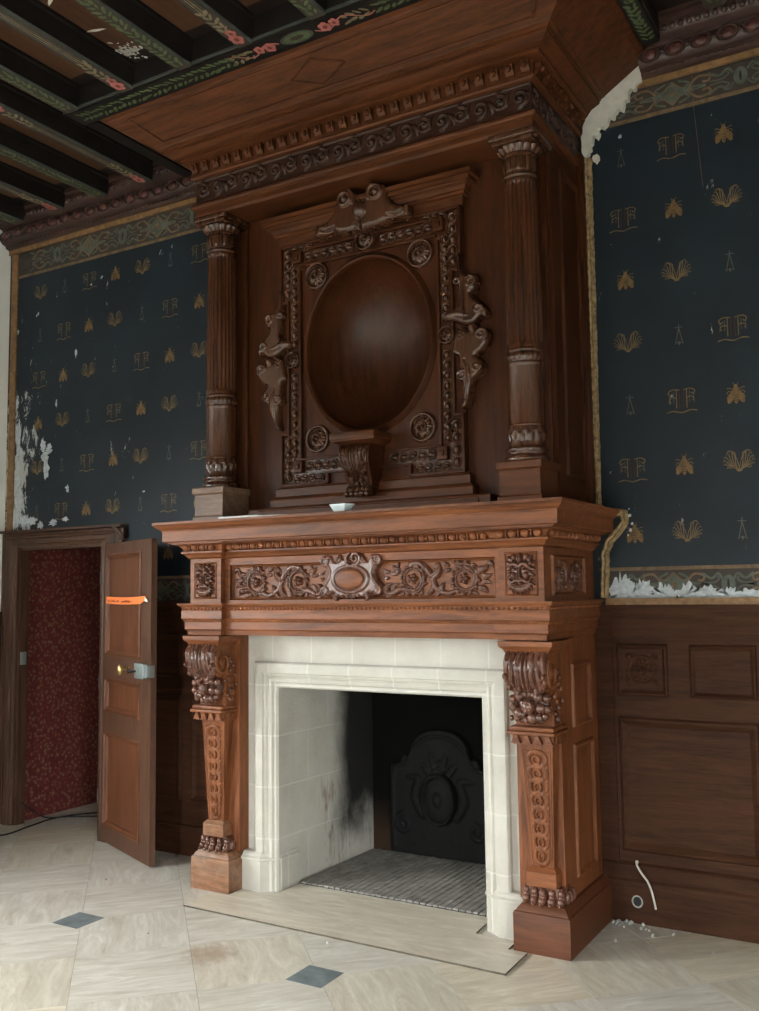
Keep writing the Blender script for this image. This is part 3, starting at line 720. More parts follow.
# ---- dado panelling
def dado_east():
    r = thing('wainscot', 'dark oak dado panelling right of the chimneypiece', 'wainscot', (1.3, 0, 0), kind='structure'); y = YR
    mb = MB().box(1.27, XE, y - .018, y, .20, 1.858)
    mb.box(1.27, XE, y - .045, y - .018, 1.815, 1.856); mb.box(1.27, XE, y - .03, y - .018, 1.79, 1.815)
    mb.box(1.27, 1.372, y - .028, y - .018, .34, 1.79); mb.build('panel_board', 'dado', r, smooth=False)
    mb = MB(); mb.box(1.27, XE, y - .042, y, 0, .215); P = np.array([[(x, y - p, z) for p, z in [(.042, .215), (.038, .235), (.026, .25), (.026, .325), (.032, .333), (.02, .345), (0, .345)]] for x in (1.27, XE)]); mb.grid(P)
    mb.build('base_rail', 'dado', r, smooth=False)
    x = 1.395; k = 0
    while x < 4.3:
        mb = panel_frame(MB(), x, x + .306, 1.315, 1.626, y - .018, .035, .014); mb.box(x + .055, x + .251, y - .024, y - .018, 1.37, 1.572, 0, .004)
        mb.build('square_panel', 'dado', r, ang=30)
        if k == 0:
            R = Relief(-.095, .095, -.095, .095, .003); R.ring(0, 0, .082, .082, .010, .010); R.flower(0, 0, .072, 8, .012); R.ring(0, 0, .034, .034, .007, .016); R.dome(0, 0, .016, .016, .02)
            for a in range(4):
                c, s2 = math.cos(PI / 4 + a * PI / 2), math.sin(PI / 4 + a * PI / 2); R.leaf((.095 * c, .095 * s2), (.125 * c, .125 * s2), .02)
            R.mesh(MB(), front(x + .153, y - .024, 1.471)).build('rosette', 'dado', r, ang=60)
        panel_frame(MB(), x + .43, x + .80, 1.315, 1.626, y - .018, .035, .014).build('oblong_panel', 'dado', r, ang=30)
        panel_frame(MB(), x, x + .80, .405, 1.19, y - .018, .055, .018).build('large_panel', 'dado', r, ang=30)
        x += .95; k += 1
    return r
dado_e = dado_east()
def dado_west():
    r = thing('wainscot', 'dark dado panelling behind the open door', 'wainscot', (-2.0, YL, 0), kind='structure'); y = YL
    mb = MB().box(-2.57, -1.0, y - .018, y, 0, 1.90); mb.box(-2.57, -1.0, y - .045, y - .018, 1.86, 1.90); mb.box(-2.57, -1.0, y - .04, y - .018, 0, .22); mb.build('panel_board', 'dado', r, smooth=False)
    for a, b in ((-2.5, -1.95), (-1.85, -1.33)):
        panel_frame(MB(), a, b, .40, 1.19, y - .018, .05, .016).build('large_panel', 'dado', r, ang=30); panel_frame(MB(), a, b, 1.32, 1.66, y - .018, .035, .014).build('oblong_panel', 'dado', r, ang=30)
dado_west()

# ---- doorway: casing, leaf, passage beyond
mb = MB()
prof = [(0, 0), (0, .045), (.03, .055), (.05, .05), (.07, .06), (.12, .062), (.15, .045), (.17, .05), (.20, .035), (.225, .03), (.235, 0)]
path = [(DX0 + .0, 0, -1, 0), (DX0, DZ, -1, .55), (DX1, DZ, 1, .55), (DX1, 0, 1, 0)]
P = np.array([[(x + sx * t, YL - h, z + sz * t) for t, h in prof] for x, z, sx, sz in path]); mb.grid(P)
mb.box(DX0 - .0, DX0 + .022, YL - .02, YL + .07, 0, DZ); mb.box(DX1 - .022, DX1, YL - .02, YL + .07, 0, DZ); mb.box(DX0, DX1, YL - .02, YL + .07, DZ - .022, DZ)
mb.box(DX0 - .235, DX1 + .25, YL - .075, YL, DZ + .130, DZ + .150)
casing = struct(mb.build('trim_6', 'casing', ang=25), 'moulded oak casing round the doorway', 'door casing')
mb = MB().box(DX0 + .004, DX0 + .030, YL - .012, YL + .05, 1.36, 1.47, 0, .004).box(DX0 + .03, DX0 + .034, YL + .0, YL + .03, 1.38, 1.45)
o = mb.build('keeper', 'steel', base=(DX0, YL, 1.4)); o.parent = casing; o.location = (DX0 * S, YL * S, 1.4 * S); tag(o, 'grey metal latch keeper')
mb = MB()
mb.box(DX1 + .14, DX1 + .20, YL - .06, YL - .006, DZ + .10, DZ + .135, 0, .006).box(DX1 + .20, DX1 + .26, YL - .05, YL - .006, DZ + .03, DZ + .12, 0, .01)
mb.tube([(DX1 + .12, YL - .05, DZ + .145), (DX1 + .18, YL - .055, DZ + .12), (DX1 + .255, YL - .05, DZ + .06)], [.012, .016, .010], 7)
o = mb.build('broken_moulding', 'casing'); tag(o, 'broken piece of moulding hanging at the door casing corner', 'moulding fragment')

HX, HY = -2.82, -.195
ang = math.atan2(-.39, .925); cl, sl = math.cos(ang), math.sin(ang)
dl = thing('door_1', 'open oak panelled door swung out towards the fireplace', 'door', (HX, HY, 0), kind='structure')
TH = .045
def leaf_mb(fn):
    """build in leaf coordinates: u along the leaf, d out of its front face, z up"""
    mb = MB(); fn(mb); mb.v = [(HX + u * cl + d * sl, HY + u * sl - d * cl, z) for u, d, z in mb.v]; return mb
LW = 1.02
def stiles(mb):
    for a, b, c, d in ((0, .10, .015, 2.37), (.83, LW, .015, 2.37), (.10, .83, .015, .14), (.10, .83, .87, 1.03), (.10, .83, 1.30, 1.475), (.10, .83, 2.285, 2.37)): mb.box(a, b, -TH, 0, c, d)
leaf_mb(stiles).build('leaf_frame', 'door_x', dl, smooth=False)
for a, b in ((.14, .87), (1.03, 1.30), (1.475, 2.285)):
    def pan(mb, a=a, b=b):
        mb.box(.10, .83, -TH + .012, -.018, a, b)
        pr_ = [(0, -.018), (0, .006), (.014, .011), (.020, .002), (.036, -.006), (.042, -.018)]
        R = [(.10, a, 1, 1), (.83, a, -1, 1), (.83, b, -1, -1), (.10, b, 1, -1)]
        mb.grid(np.array([[(x + sx * t, q, z + sz * t) for t, q in pr_] for x, z, sx, sz in R]), 0, True)
    leaf_mb(pan).build('panel', 'door', dl, ang=25)
def lock(mb): mb.box(.80, .965, 0, .040, 1.338, 1.450, 0, .006).box(.965, LW + .004, -.03, .034, 1.35, 1.44, 0, .004).box(.875, .895, .040, .043, 1.365, 1.42)
lk = leaf_mb(lock).build('lock_case', 'steel', dl); tag(lk, 'grey painted rim lock')
def key(mb): mb.tube([(.83, .04, 1.39), (.83, .085, 1.39)], .007); mb.ell((.795, .080, 1.395), (.020, .010, .018)); mb.tube([(.765, .075, 1.39), (.80, .08, 1.395)], .005)
leaf_mb(key).build('key', 'black', dl)
def knob(mb): mb.tube([(.585, 0, 1.388), (.585, .05, 1.388)], .010); mb.ell((.585, .065, 1.388), (.028, .020, .042), 14, 10); mb.tube([(.585, -.002, 1.388), (.585, .006, 1.388)], .03, 14)
kb = leaf_mb(knob).build('knob', 'brass', dl); tag(kb, 'pale brass door knob')
for z in (.35, 1.25, 2.1): leaf_mb(lambda mb, z=z: mb.tube([(-.008, -.0, z - .05), (-.008, -.0, z + .05)], .011)).build('hinge', 'steel', dl)
# orange tape
def tape(mb):
    top = lambda u: 1.945 - .008 * math.sin((u - .14) * 4); pts = np.linspace(.155, .955, 24)
    P = np.zeros((24, 2, 3))
    for i, u in enumerate(pts): P[i, 0] = (u, .013 + .004 * math.sin(u * 9), top(u)); P[i, 1] = (u, .013 + .004 * math.sin(u * 9 + .4), top(u) - .056 + (.02 * max(0, (u - .85) / .08)))
    mb.grid(P, 0)
    rr = random.Random(3)
    for i in range(17):
        u = .215 + i * .026 + (.05 if i > 8 else 0)
        if u > .70: break
        z = top(u) - .032; h = rr.uniform(.008, .013); d = .020
        mb.tube([(u - .007, d, z - h), (u - .003, d, z + h * rr.uniform(.2, 1)), (u + .003, d, z - h * rr.uniform(0, .6)), (u + .008, d, z + h * rr.uniform(-.3, .6))], .0014, 4, 1)
    q = [(.945, 1.938), (.965, 1.932), (.99, 1.918), (1.005, 1.912), (.995, 1.900), (.97, 1.904), (.95, 1.908)]
    mb.add([(u, .022, z) for u, z in q] + [(u, .018, z) for u, z in q], [list(range(7)), list(range(7, 14))] + [(i, (i + 1) % 7, 7 + (i + 1) % 7, 7 + i) for i in range(7)], 2)
o = leaf_mb(tape).build('tape_strip', ['orange', 'maroon', 'paper'], base=(-2.3, -.4, 1.9)); tag(o, 'orange tape strip with a frayed white end across the open door', 'tape')

# passage with red paper
mb = MB().box(-4.0, DX0 - .05, YL + .07, 1.6, 0, 3.0); mb.box(-4.0, -1.9, .95, 1.10, 0, 3.0); mb.box(-2.72, -2.60, YL + .07, 1.0, 0, 3.0)
struct(mb.build('wall_passage', 'paper_red', smooth=False), 'red floral papered wall seen through the doorway', 'wall')
mb = MB().box(-4.0, -1.9, YL + .07, 1.1, 2.9, 3.0); struct(mb.build('ceiling_passage', 'ceil_dark', smooth=False), 'dark ceiling of the passage', 'ceiling')
# black cable through the doorway
pts = crom([(-4.02, -.42, .012), (-3.62, -.50, .012), (-3.66, -.16, .012), (-3.70, .10, .012), (-3.60, .35, .012), (-3.35, .62, .012)], 8)
mb = MB().tube(pts, .0065, 7)
pts = crom([(-4.03, -.30, .05), (-3.97, -.235, .16), (-3.90, -.20, .20), (-3.82, -.12, .17), (-3.76, .05, .03), (-3.62, .22, .012), (-3.3, .42, .012), (-3.0, .60, .012)], 8)
mb.tube(pts, .006, 7)
o = mb.build('cable', 'black', base=(-3.7, -.1, 0)); tag(o, 'black cable trailing across the floor through the doorway', 'cable')
# hole and cream flex on the right dado
mb = MB(); mb.tube([(1.476 + .029 * math.cos(a), YR - .045, .126 + .032 * math.sin(a)) for a in np.linspace(0, 2 * PI, 25)], .0045, 6, 0); mb.prism([(1.476 + .029 * math.cos(a), .126 + .032 * math.sin(a)) for a in np.linspace(0, 2 * PI, 20, endpoint=False)], YR - .0445, YR - .040, 1)
o = mb.build('socket_hole', ['dust', 'black'], dado_e); tag(o, 'round hole with a chipped grey rim')
mb = MB().tube(crom([(1.478, YR - .03, .352), (1.485, YR - .055, .335), (1.515, YR - .075, .300), (1.548, YR - .07, .255), (1.568, YR - .065, .20), (1.582, YR - .066, .14), (1.588, YR - .064, .105)], 6), [.010] * 3 + [.0062] * 34, 8)
o = mb.build('electric_flex', 'cord', base=(1.5, YR - .03, .35)); tag(o, 'cream electric flex hanging out of the right dado', 'cord')
mb = MB(); rr = random.Random(17)
for k in range(34):
    x = 1.335 + abs(rr.gauss(0, .10)); y = -.06 - abs(rr.gauss(0, .05)); r = rr.uniform(.004, .014)
    bm = bmesh.new(); bmesh.ops.create_icosphere(bm, subdivisions=1, radius=r)
    for v in bm.verts: v.co = Vector((x, y, r * .55)) + v.co * rr.uniform(.6, 1.2) * 1.0
    mb.frombm(bm)
for x, y, r in ((1.44, -.38, .010), (1.95, -.30, .008), (1.60, -.20, .012), (1.7, -.13, .010), (-2.05, -1.0, .012), (-1.95, -.93, .01), (-.95, -1.55, .008), (.05, -1.18, .012)):
    bm = bmesh.new(); bmesh.ops.create_icosphere(bm, subdivisions=1, radius=r)
    for v in bm.verts: v.co = Vector((x, y, r * .5)) + v.co * rr.uniform(.6, 1.1)
    mb.frombm(bm)
o = mb.build('plaster_crumbs', 'dust', base=(1.4, -.1, 0)); tag(o, 'grey plaster crumbs in the corner by the right plinth', 'debris', kind='stuff')
# thread hanging from the picture rail
mb = MB().tube([(1.985, YR - .02, 5.10), (1.987, YR - .012, 4.95), (1.986, YR - .012, 4.86), (2.02, YR - .012, 4.35)], .0013, 5)
o = mb.build('hanging_thread', 'tan', base=(1.985, 0, 5.1)); tag(o, 'thin thread hanging down the blue paper from the gilded strip', 'thread')
# ================================================================== STONE SURROUND, FIREBOX
sr = thing('stone_surround', 'pale limestone fireplace surround set inside the oak legs', 'fireplace surround', (0, 0, 0))
OW, OH, YF = .745, 1.325, -.55
def surround():
    mb = MB()
    mb.box(-1.0, -.90, YF - .012, YF + .06, 0, 1.70); mb.box(.90, 1.0, YF - .012, YF + .06, 0, 1.70); mb.box(-.90, .90, YF - .012, YF + .06, 1.48, 1.70)
    return mb.build('ashlar', 'stone_x', sr, smooth=False)
surround()
mb = MB()
prof = [(.17, .0), (.17, .045), (.160, .058), (.145, .062), (.10, .062), (.095, .050), (.082, .046), (.072, .034), (.060, .044), (.040, .038), (.030, .022), (.012, .026), (0, .012), (0, -.17)]
pth = [(-OW, .0, -1, 0), (-OW, OH, -1, 1), (OW, OH, 1, 1), (OW, .0, 1, 0)]
mb.grid(np.array([[(x + sx * t, YF - h, z + sz * t) for t, h in prof] for x, z, sx, sz in pth]))
mb.build('moulded_frame', 'stone_x', sr, ang=22)
for s in (-1, 1):
    def pl(t, z, mb, s=s, ch=0.0):
        pass
    mb = MB()
    def foot(o): return [(s * 1.0, YF), (s * 1.0, -.632 - o), (s * .850, -.632 - o), (s * (.738 - .7 * o), -.540 - .7 * o), (s * (.728 - o), -.36), (s * .80, -.35), (s * 1.0, -.35)]
    lv = [(0, 0), (0, .195), (.012, .20), (.010, .212), (-.004, .222), (-.010, .235), (-.022, .246), (-.030, .247)]
    P = np.array([[(x, y, z) for x, y in foot(o)] for o, z in lv]); mb.grid(P, 0, False, True); mb.f.append([mb_i for mb_i in range(len(mb.v) - 7, len(mb.v))]); mb.m.append(0)
    mb.build('plinth_block', 'stone_in', sr, smooth=False)
YB = .57
for s in (-1, 1): MB().prism([(s * OW, YF + .16), (s * .70, YB), (s * .95, YB), (s * .95, YF + .16)], 0, OH + .02, 0, 'z').build('cheek', 'stone_y', sr, smooth=False)
mb = MB().box(-.95, .95, YF + .16, YB, OH, OH + .12, 0); mb.build('throat', 'cast_iron', sr, smooth=False)
def fire_back():
    m, nt, b = new_mat('sooted_back')
    n = noise(nt, mapping(nt), 6, 6, .7); o = xyz(nt)
    k = N(nt, 'ShaderNodeMapRange'); k.inputs[1].default_value = .34; k.inputs[2].default_value = .02
    L(nt, mathn(nt, 'ADD', o[2], mathn(nt, 'MULTIPLY', mathn(nt, 'SUBTRACT', n, .5), .3)), k.inputs[0])
    col = mix(nt, k.outputs[0], (.0035, .0033, .003), (.045, .026, .016)); sp = noise(nt, mapping(nt), 34, 2, .5)
    col = mix(nt, ramp(nt, sp, [(.79, (0, 0, 0)), (.81, (1, 1, 1))]), col, (.12, .115, .105))
    L(nt, col, b.inputs['Base Color']); b.inputs['Roughness'].default_value = .95; b.inputs['Specular IOR Level'].default_value = .1; return m
M['sooted'] = fire_back()
mb = MB().box(-.95, .95, YB, YB + .1, 0, OH + .1); mb.build('back_wall', 'sooted', sr, smooth=False)
fb = MB()
R = Relief(-.45, .45, 0, .98, .008)
out = crom([(-.42, 0), (-.42, .60), (-.40, .64), (-.34, .66), (-.30, .72), (-.255, .72), (-.23, .80), (-.15, .885), (0, .915), (.15, .885), (.23, .80), (.255, .72), (.30, .72), (.34, .66), (.40, .64), (.42, .60), (.42, 0)], 5)
R.plate(out, .035, .012, mirror=False)
H0 = R.H.copy(); R.H[:] = 0
for s in (1, -1):
    R.stroke([(s * p, q) for p, q in crom([(.38, .05), (.38, .58), (.27, .66), (.21, .77), (.10, .85), (0, .87)], 12)], .014, .9)
    R.stroke(spiral(s * .30, .22, .075, .015, -1.4 * s, PI / 2, 50), [.016, .02, .012], .9); R.stroke([(s * p, q) for p, q in crom([(.14, .30), (.20, .42), (.17, .55), (.26, .56)], 10)], [.03, .04, .015], .7)
    R.leaf((s * .06, .58), (s * .16, .70), .03); R.leaf((s * .02, .60), (s * .07, .78), .03)
R.dome(0, .42, .13, .17, .04); R.ring(0, .42, .13, .17, .014, .05); R.flower(0, .64, .07, 5, .03); R.dome(0, .42, .05, .07, .065)
R.H = np.where(H0 > 0, H0 + R.H, 0)
R.mesh(fb, front(-.11, YB - .01, .027)); o = fb.build('fireback', 'cast_iron', base=(-.11, YB, .027), ang=60)
o.rotation_euler.x = 0; tag(o, 'black cast iron fireback with an arched top inside the fireplace', 'fireback')
# brick hearth inside, raised a little
mb = MB(); rr = random.Random(6); nb = 31
for i in range(nb):
    x = -.70 + i * 1.40 / nb; ys = [-.385, -.385 + .235 * (.5 if i % 2 else 1)]
    while ys[-1] < YB - .02: ys.append(min(ys[-1] + .235, YB - .005))
    for a, b in zip(ys[:-1], ys[1:]):
        if b - a > .02: mb.box(x + .0042, x + 1.40 / nb - .0042, a + .003, b - .003, 0, .024 + rr.uniform(-.002, .002))
mb.box(-.70, .70, -.383, YB - .002, 0, .014, 1)
o = mb.build('brick_hearth', ['brick_floor', 'cast_iron'], base=(0, .1, 0), smooth=False); tag(o, 'grey brick hearth floor inside the fireplace opening', 'hearth')
# travertine hearth slab
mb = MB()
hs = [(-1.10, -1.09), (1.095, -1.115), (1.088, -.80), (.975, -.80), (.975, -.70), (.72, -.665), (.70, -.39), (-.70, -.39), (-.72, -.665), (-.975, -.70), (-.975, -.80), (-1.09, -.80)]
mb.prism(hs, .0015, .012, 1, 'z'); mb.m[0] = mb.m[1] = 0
o = mb.build('hearth_slab', ['trav_hearth', 'shaded_dirty_edge'], base=(0, -.9, 0), smooth=False); tag(o, 'long raised travertine hearth slab in front of the fireplace', 'hearth slab')

# ================================================================== OAK MANTELPIECE
mp = thing('mantelpiece', 'carved oak mantelpiece with two bracketed legs and a deep shelf', 'mantelpiece', (0, -.4, 0))
W, D, WI, BK = 1.264, .81, .999, .045
mb = MB().usweep(W, D + BK, [(-.4, 2.4364), (.183, 2.4364), (.183, 2.420), (.174, 2.414), (.168, 2.404), (.150, 2.390), (.138, 2.384), (.136, 2.376), (.134, 2.374), (.134, 2.308), (.128, 2.304), (.105, 2.304), (.105, 2.296), (-.3, 2.296)], yb=.0)
mb.box(-1.25, 1.25, -.84, 0, 2.38, 2.4364); mb.build('shelf', 'oak_x', mp, ang=25)
mb = MB().usweep(W, D, [(-.3, 2.30), (.092, 2.30), (.092, 2.290), (.060, 2.284), (.052, 2.276), (.040, 2.262), (.034, 2.246), (.046, 2.240), (.046, 2.230), (.030, 2.220), (.018, 2.205), (.012, 2.196), (0, 2.190), (-.3, 2.190)], WI, BK)
n = 0
for a, b, c in (((-WI + .05, -D - .048, 2.264), (WI - .05, -D - .048, 2.264), 29), ((-W - .03, -D - BK - .048, 2.264), (-WI, -D - BK - .048, 2.264), 4), ((WI, -D - BK - .048, 2.264), (W + .03, -D - BK - .048, 2.264), 4)): eggs(mb, a, b, c, (0, -1, 0), .024, .026)
eggs(mb, (W + .048, -D - BK - .02, 2.264), (W + .048, -.03, 2.264), 13, (1, 0, 0), .024, .026)
mb.build('egg_moulding', 'oak_x', mp, ang=40)
mb = MB().usweep(W, D, [(-.3, 2.191), (0, 2.191), (0, 1.8915), (-.3, 1.8915)], WI, BK)
body = [v for v in mb.v]; mb = MB()
# blocks, with the centre of the frieze sunk between raised rails
for s in (-1, 1): mb.box(min(s * WI, s * W), max(s * WI, s * W), -D - BK, 0, 1.8915, 2.191)
mb.box(-WI, WI, -D + .028, -.3, 1.8915, 2.191); mb.box(-WI, WI, -D, -D + .03, 2.145, 2.191); mb.box(-WI, WI, -D, -D + .03, 1.8915, 1.912)
for s in (-1, 1): mb.box(min(s * .958, s * WI), max(s * .958, s * WI), -D, -D + .03, 1.912, 2.145)
mb.build('frieze_board', 'oak_x', mp, smooth=False)
for s in (-1, 1): panel_frame(MB(), s * 1.1315 - .098, s * 1.1315 + .098, 1.922, 2.166, -D - BK, .014, .006).build('mask_border', 'oak_z', mp)
mb = panel_frame(MB(), -.958, .958, 1.912, 2.145, -D + .028, .018, .012); mb.build('frieze_border', 'oak_x', mp)
# running scroll carving
def scroll(R, cx, cy, Rr, a0, turns):
    sp = spiral(cx, cy, Rr, Rr * .66, turns, a0, 80); R.stroke(sp, [.018, .017, .013, .010], 1.3)
    for k in range(15):
        p = sp[2 + k * 5]; dx, dy = p[0] - cx, p[1] - cy; q = math.hypot(dx, dy); dx /= q; dy /= q; tx, ty = -dy * np.sign(turns), dx * np.sign(turns)
        ln = .040 if k < 10 else .026
        R.leaf((p[0] + .10 * ln * dx, p[1] + .10 * ln * dy), (p[0] + ln * (.62 * dx + .75 * tx), p[1] + ln * (.62 * dy + .75 * ty)), .0135, .15, 1.7, .004)
    R.groove(sp, .004, .012)
    R.flower(cx, cy, Rr * .44, 5, .034, .004); R.dome(cx, cy, .016, .016, .046)
def half_scroll():
    R = Relief(.19, .945, -.112, .112, .0030)
    scroll(R, .415, .0, .080, -PI * .72, 1.25); scroll(R, .755, -.004, .082, PI * .70, -1.25)
    R.stroke(crom([(.20, -.075), (.27, -.085), (.33, -.062), (.36, -.06)], 10), [.013, .022, .018], 1.2)
    R.stroke(crom([(.40, .085), (.47, .090), (.54, .02), (.57, -.05), (.64, -.088), (.70, -.075)], 10), [.018, .020, .019, .016], 1.2)
    for a, b, w, bd in (((.53, .00), (.59, .100), .026, -.25), ((.585, .095), (.545, .070), .018, .3), ((.55, -.03), (.50, -.10), .020, .2), ((.51, .03), (.49, .09), .015, -.2), ((.60, -.075), (.55, -.105), .015, .1), ((.61, -.08), (.635, -.02), .018, .2), ((.64, -.085), (.69, -.108), .014, -.1), ((.23, -.085), (.285, -.025), .024, .2), ((.22, -.085), (.30, -.108), .015, -.1), ((.27, -.08), (.335, -.025), .016, .2), ((.33, .06), (.275, .090), .017, .2), ((.33, .05), (.25, .045), .014, .2), ((.31, .07), (.33, .108), .012, 0), ((.26, .045), (.21, .070), .012, .2), ((.255, .01), (.215, .02), .012, .2), ((.84, -.06), (.905, -.095), .021, .2), ((.84, .05), (.905, .090), .022, -.3), ((.90, .085), (.935, .05), .015, .3), ((.86, -.03), (.93, -.045), .016, .2), ((.86, .02), (.935, .025), .016, -.2), ((.80, -.085), (.85, -.108), .014, .1), ((.66, .07), (.61, .105), .015, .1), ((.67, .05), (.61, .050), .014, .1), ((.68, .085), (.70, .11), .012, .1), ((.48, -.07), (.46, -.105), .012, .1), ((.355, -.075), (.33, -.105), .012, .1)): R.leaf(a, b, w, bd, 1.3)
    return R
for s in (-1, 1): half_scroll().mesh(MB(), front(0, -D + .028, 2.030, s)).build('scroll_carving', 'carved', mp, ang=70)
# central cartouche
R = Relief(-.245, .245, -.155, .165, .0030, True)
R.plate(crom([(0, .105), (.06, .118), (.12, .10), (.14, .135), (.185, .142), (.215, .118), (.205, .07), (.175, .035), (.19, -.02), (.225, -.06), (.215, -.105), (.165, -.118), (.13, -.10), (.10, -.135), (.05, -.125), (0, -.140)], 6).tolist() , .040, .022)
R.stroke(spiral(.192, .105, .030, .006, 1.5, PI, 40), [.012, .011, .006], 1.3, .035); R.stroke(spiral(.195, -.085, .028, .006, -1.5, PI, 40), [.011, .010, .006], 1.3, .035)
R.stroke(crom([(.175, .09), (.150, .04), (.160, -.01), (.190, -.05), (.20, -.07)], 8), .010, 1.2, .034)
R.leaf((.10, .09), (.085, .145), .022, .2, 1, .03); R.leaf((.12, -.10), (.09, -.145), .018, .2, 1, .028)
for k in range(4): R.dome(.025 + .034 * k, -.122 + .004 * k, .014, .012, .02, z=.03)
R.ring(0, -.012, .124, .080, .012, .016, .034); R.dome(0, -.012, .112, .070, .026, .45, .034)
R.sym = False
R.stroke(spiral(.035, .115, .042, .008, 1.5, -PI * .6, 46), [.014, .013, .008], 1.3, .035); R.stroke(crom([(-.01, .145), (-.03, .12), (-.025, .085), (.0, .07)], 8), .012, 1.3, .035)
R.mesh(MB(), front(0, -D + .026, 2.048)).build('cartouche', 'carved', mp, ang=70)
R = Relief(-.10, .10, -.058, .058, .003); R.dome(0, 0, .10, .058, .012, .4); R.mesh(MB(), front(0, -D + .026 - .052, 2.036)).build('cartouche_boss', 'oak_x', mp, ang=70)
# leafy masks on the blocks
def mask():
    R = Relief(-.088, .088, -.118, .118, .0026, True)
    R.dome(0, .012, .056, .070, .022)
    R.plate([(0, .046), (.009, .040), (.015, -.014), (.019, -.024), (0, -.030)], .050, .012)                   # nose
    R.stroke(crom([(.004, .040), (.022, .054), (.044, .050), (.060, .030)], 10), [.009, .013, .012, .006], 1.6, .024)   # brow
    R.dome(.028, .024, .012, .008, .022, .5, .014); R.dome(.036, -.008, .020, .020, .030, .5, .008)
    R.stroke(crom([(.004, -.038), (.022, -.034), (.042, -.046), (.064, -.030)], 10), [.011, .012, .009, .004], 1.5, .018)   # moustache
    R.dome(0, -.052, .014, .006, .018, .5, .018)
    for k, (x, z, w) in enumerate(((.0, -.116, .013), (.022, -.114, .013), (.046, -.106, .013), (.068, -.088, .012), (.080, -.062, .011))): R.leaf((x * .45, -.058), (x, z), w, .12, 1.8, .010)
    for k, (x, z, w) in enumerate(((.082, .070, .013), (.070, .100, .014), (.040, .114, .014), (.084, .030, .012), (.086, -.010, .011))): R.leaf((x * .62, .035 + (z - .035) * .55), (x, z), w, -.12, 1.8, .010)
    R.leaf((0, .062), (0, .116), .020, 0, 1.5, .015)
    return R
for s in (-1, 1):
    o = mask().mesh(MB(), front(s * 1.1315, -D - BK, 2.044)).build('mask_carving', 'carved', mp, ang=70)
# the same scrolls on the right return
R = Relief(-.26, .26, -.10, .10, .004)
for s in (-1, 1):
    R.stroke(spiral(s * .12, 0, .08, .03, 1.3 * s, PI / 2, 50), [.014, .012, .009], 1.2); R.flower(s * .12, 0, .045, 6, .022)
    for k in range(8): a = k * PI / 4; R.leaf((s * .12 + .07 * math.cos(a), .07 * math.sin(a)), (s * .12 + .11 * math.cos(a + .4), .10 * math.sin(a + .4)), .012, .1, 1.2)
R.stroke(crom([(-.05, -.06), (0, 0), (.05, .06)], 10), .013, 1.2); R.leaf((.20, .03), (.255, .08), .016); R.leaf((-.20, -.03), (-.255, -.08), .016)
for sx in (-1, 1):
    R.mesh(MB(), sideways(sx * W, -.47, 2.03, sx)).build('side_scroll_carving', 'carved', mp, ang=70); panel_frame_side(MB(), -.745, -.195, 1.92, 2.15, sx * W, sx, .022, .012).build('side_border', 'oak_y', mp)
# architrave
mb = MB().usweep(W, D, [(-.3, 1.893), (.064, 1.893), (.064, 1.886), (.060, 1.880), (.050, 1.872), (.044, 1.868), (.040, 1.846), (.042, 1.842), (.042, 1.792), (.036, 1.786), (.030, 1.772), (.026, 1.768), (.026, 1.722), (.018, 1.716), (.014, 1.712), (.010, 1.6827), (-.3, 1.6827)], WI, BK)
def runs(mb, p, z, pitch, rz, dp):
    for a, b in (((-WI + p, -D - p, z), (WI - p, -D - p, z)), ((-W - p, -D - BK - p, z), (-WI + p, -D - BK - p, z)), ((WI - p, -D - BK - p, z), (W + p, -D - BK - p, z)), ((W + p, -D - BK - p, z), (W + p, -.02, z))):
        n = max(2, int((Vector(b) - Vector(a)).length / pitch)); eggs(mb, a, b, n, (0, -1, 0) if a[1] == b[1] else (1, 0, 0), rz, dp, 0, False)
runs(mb, .040, 1.857, .030, .010, .012); runs(mb, .028, 1.779, .020, .007, .009)
mb.build('architrave', 'oak_x', mp, ang=35)

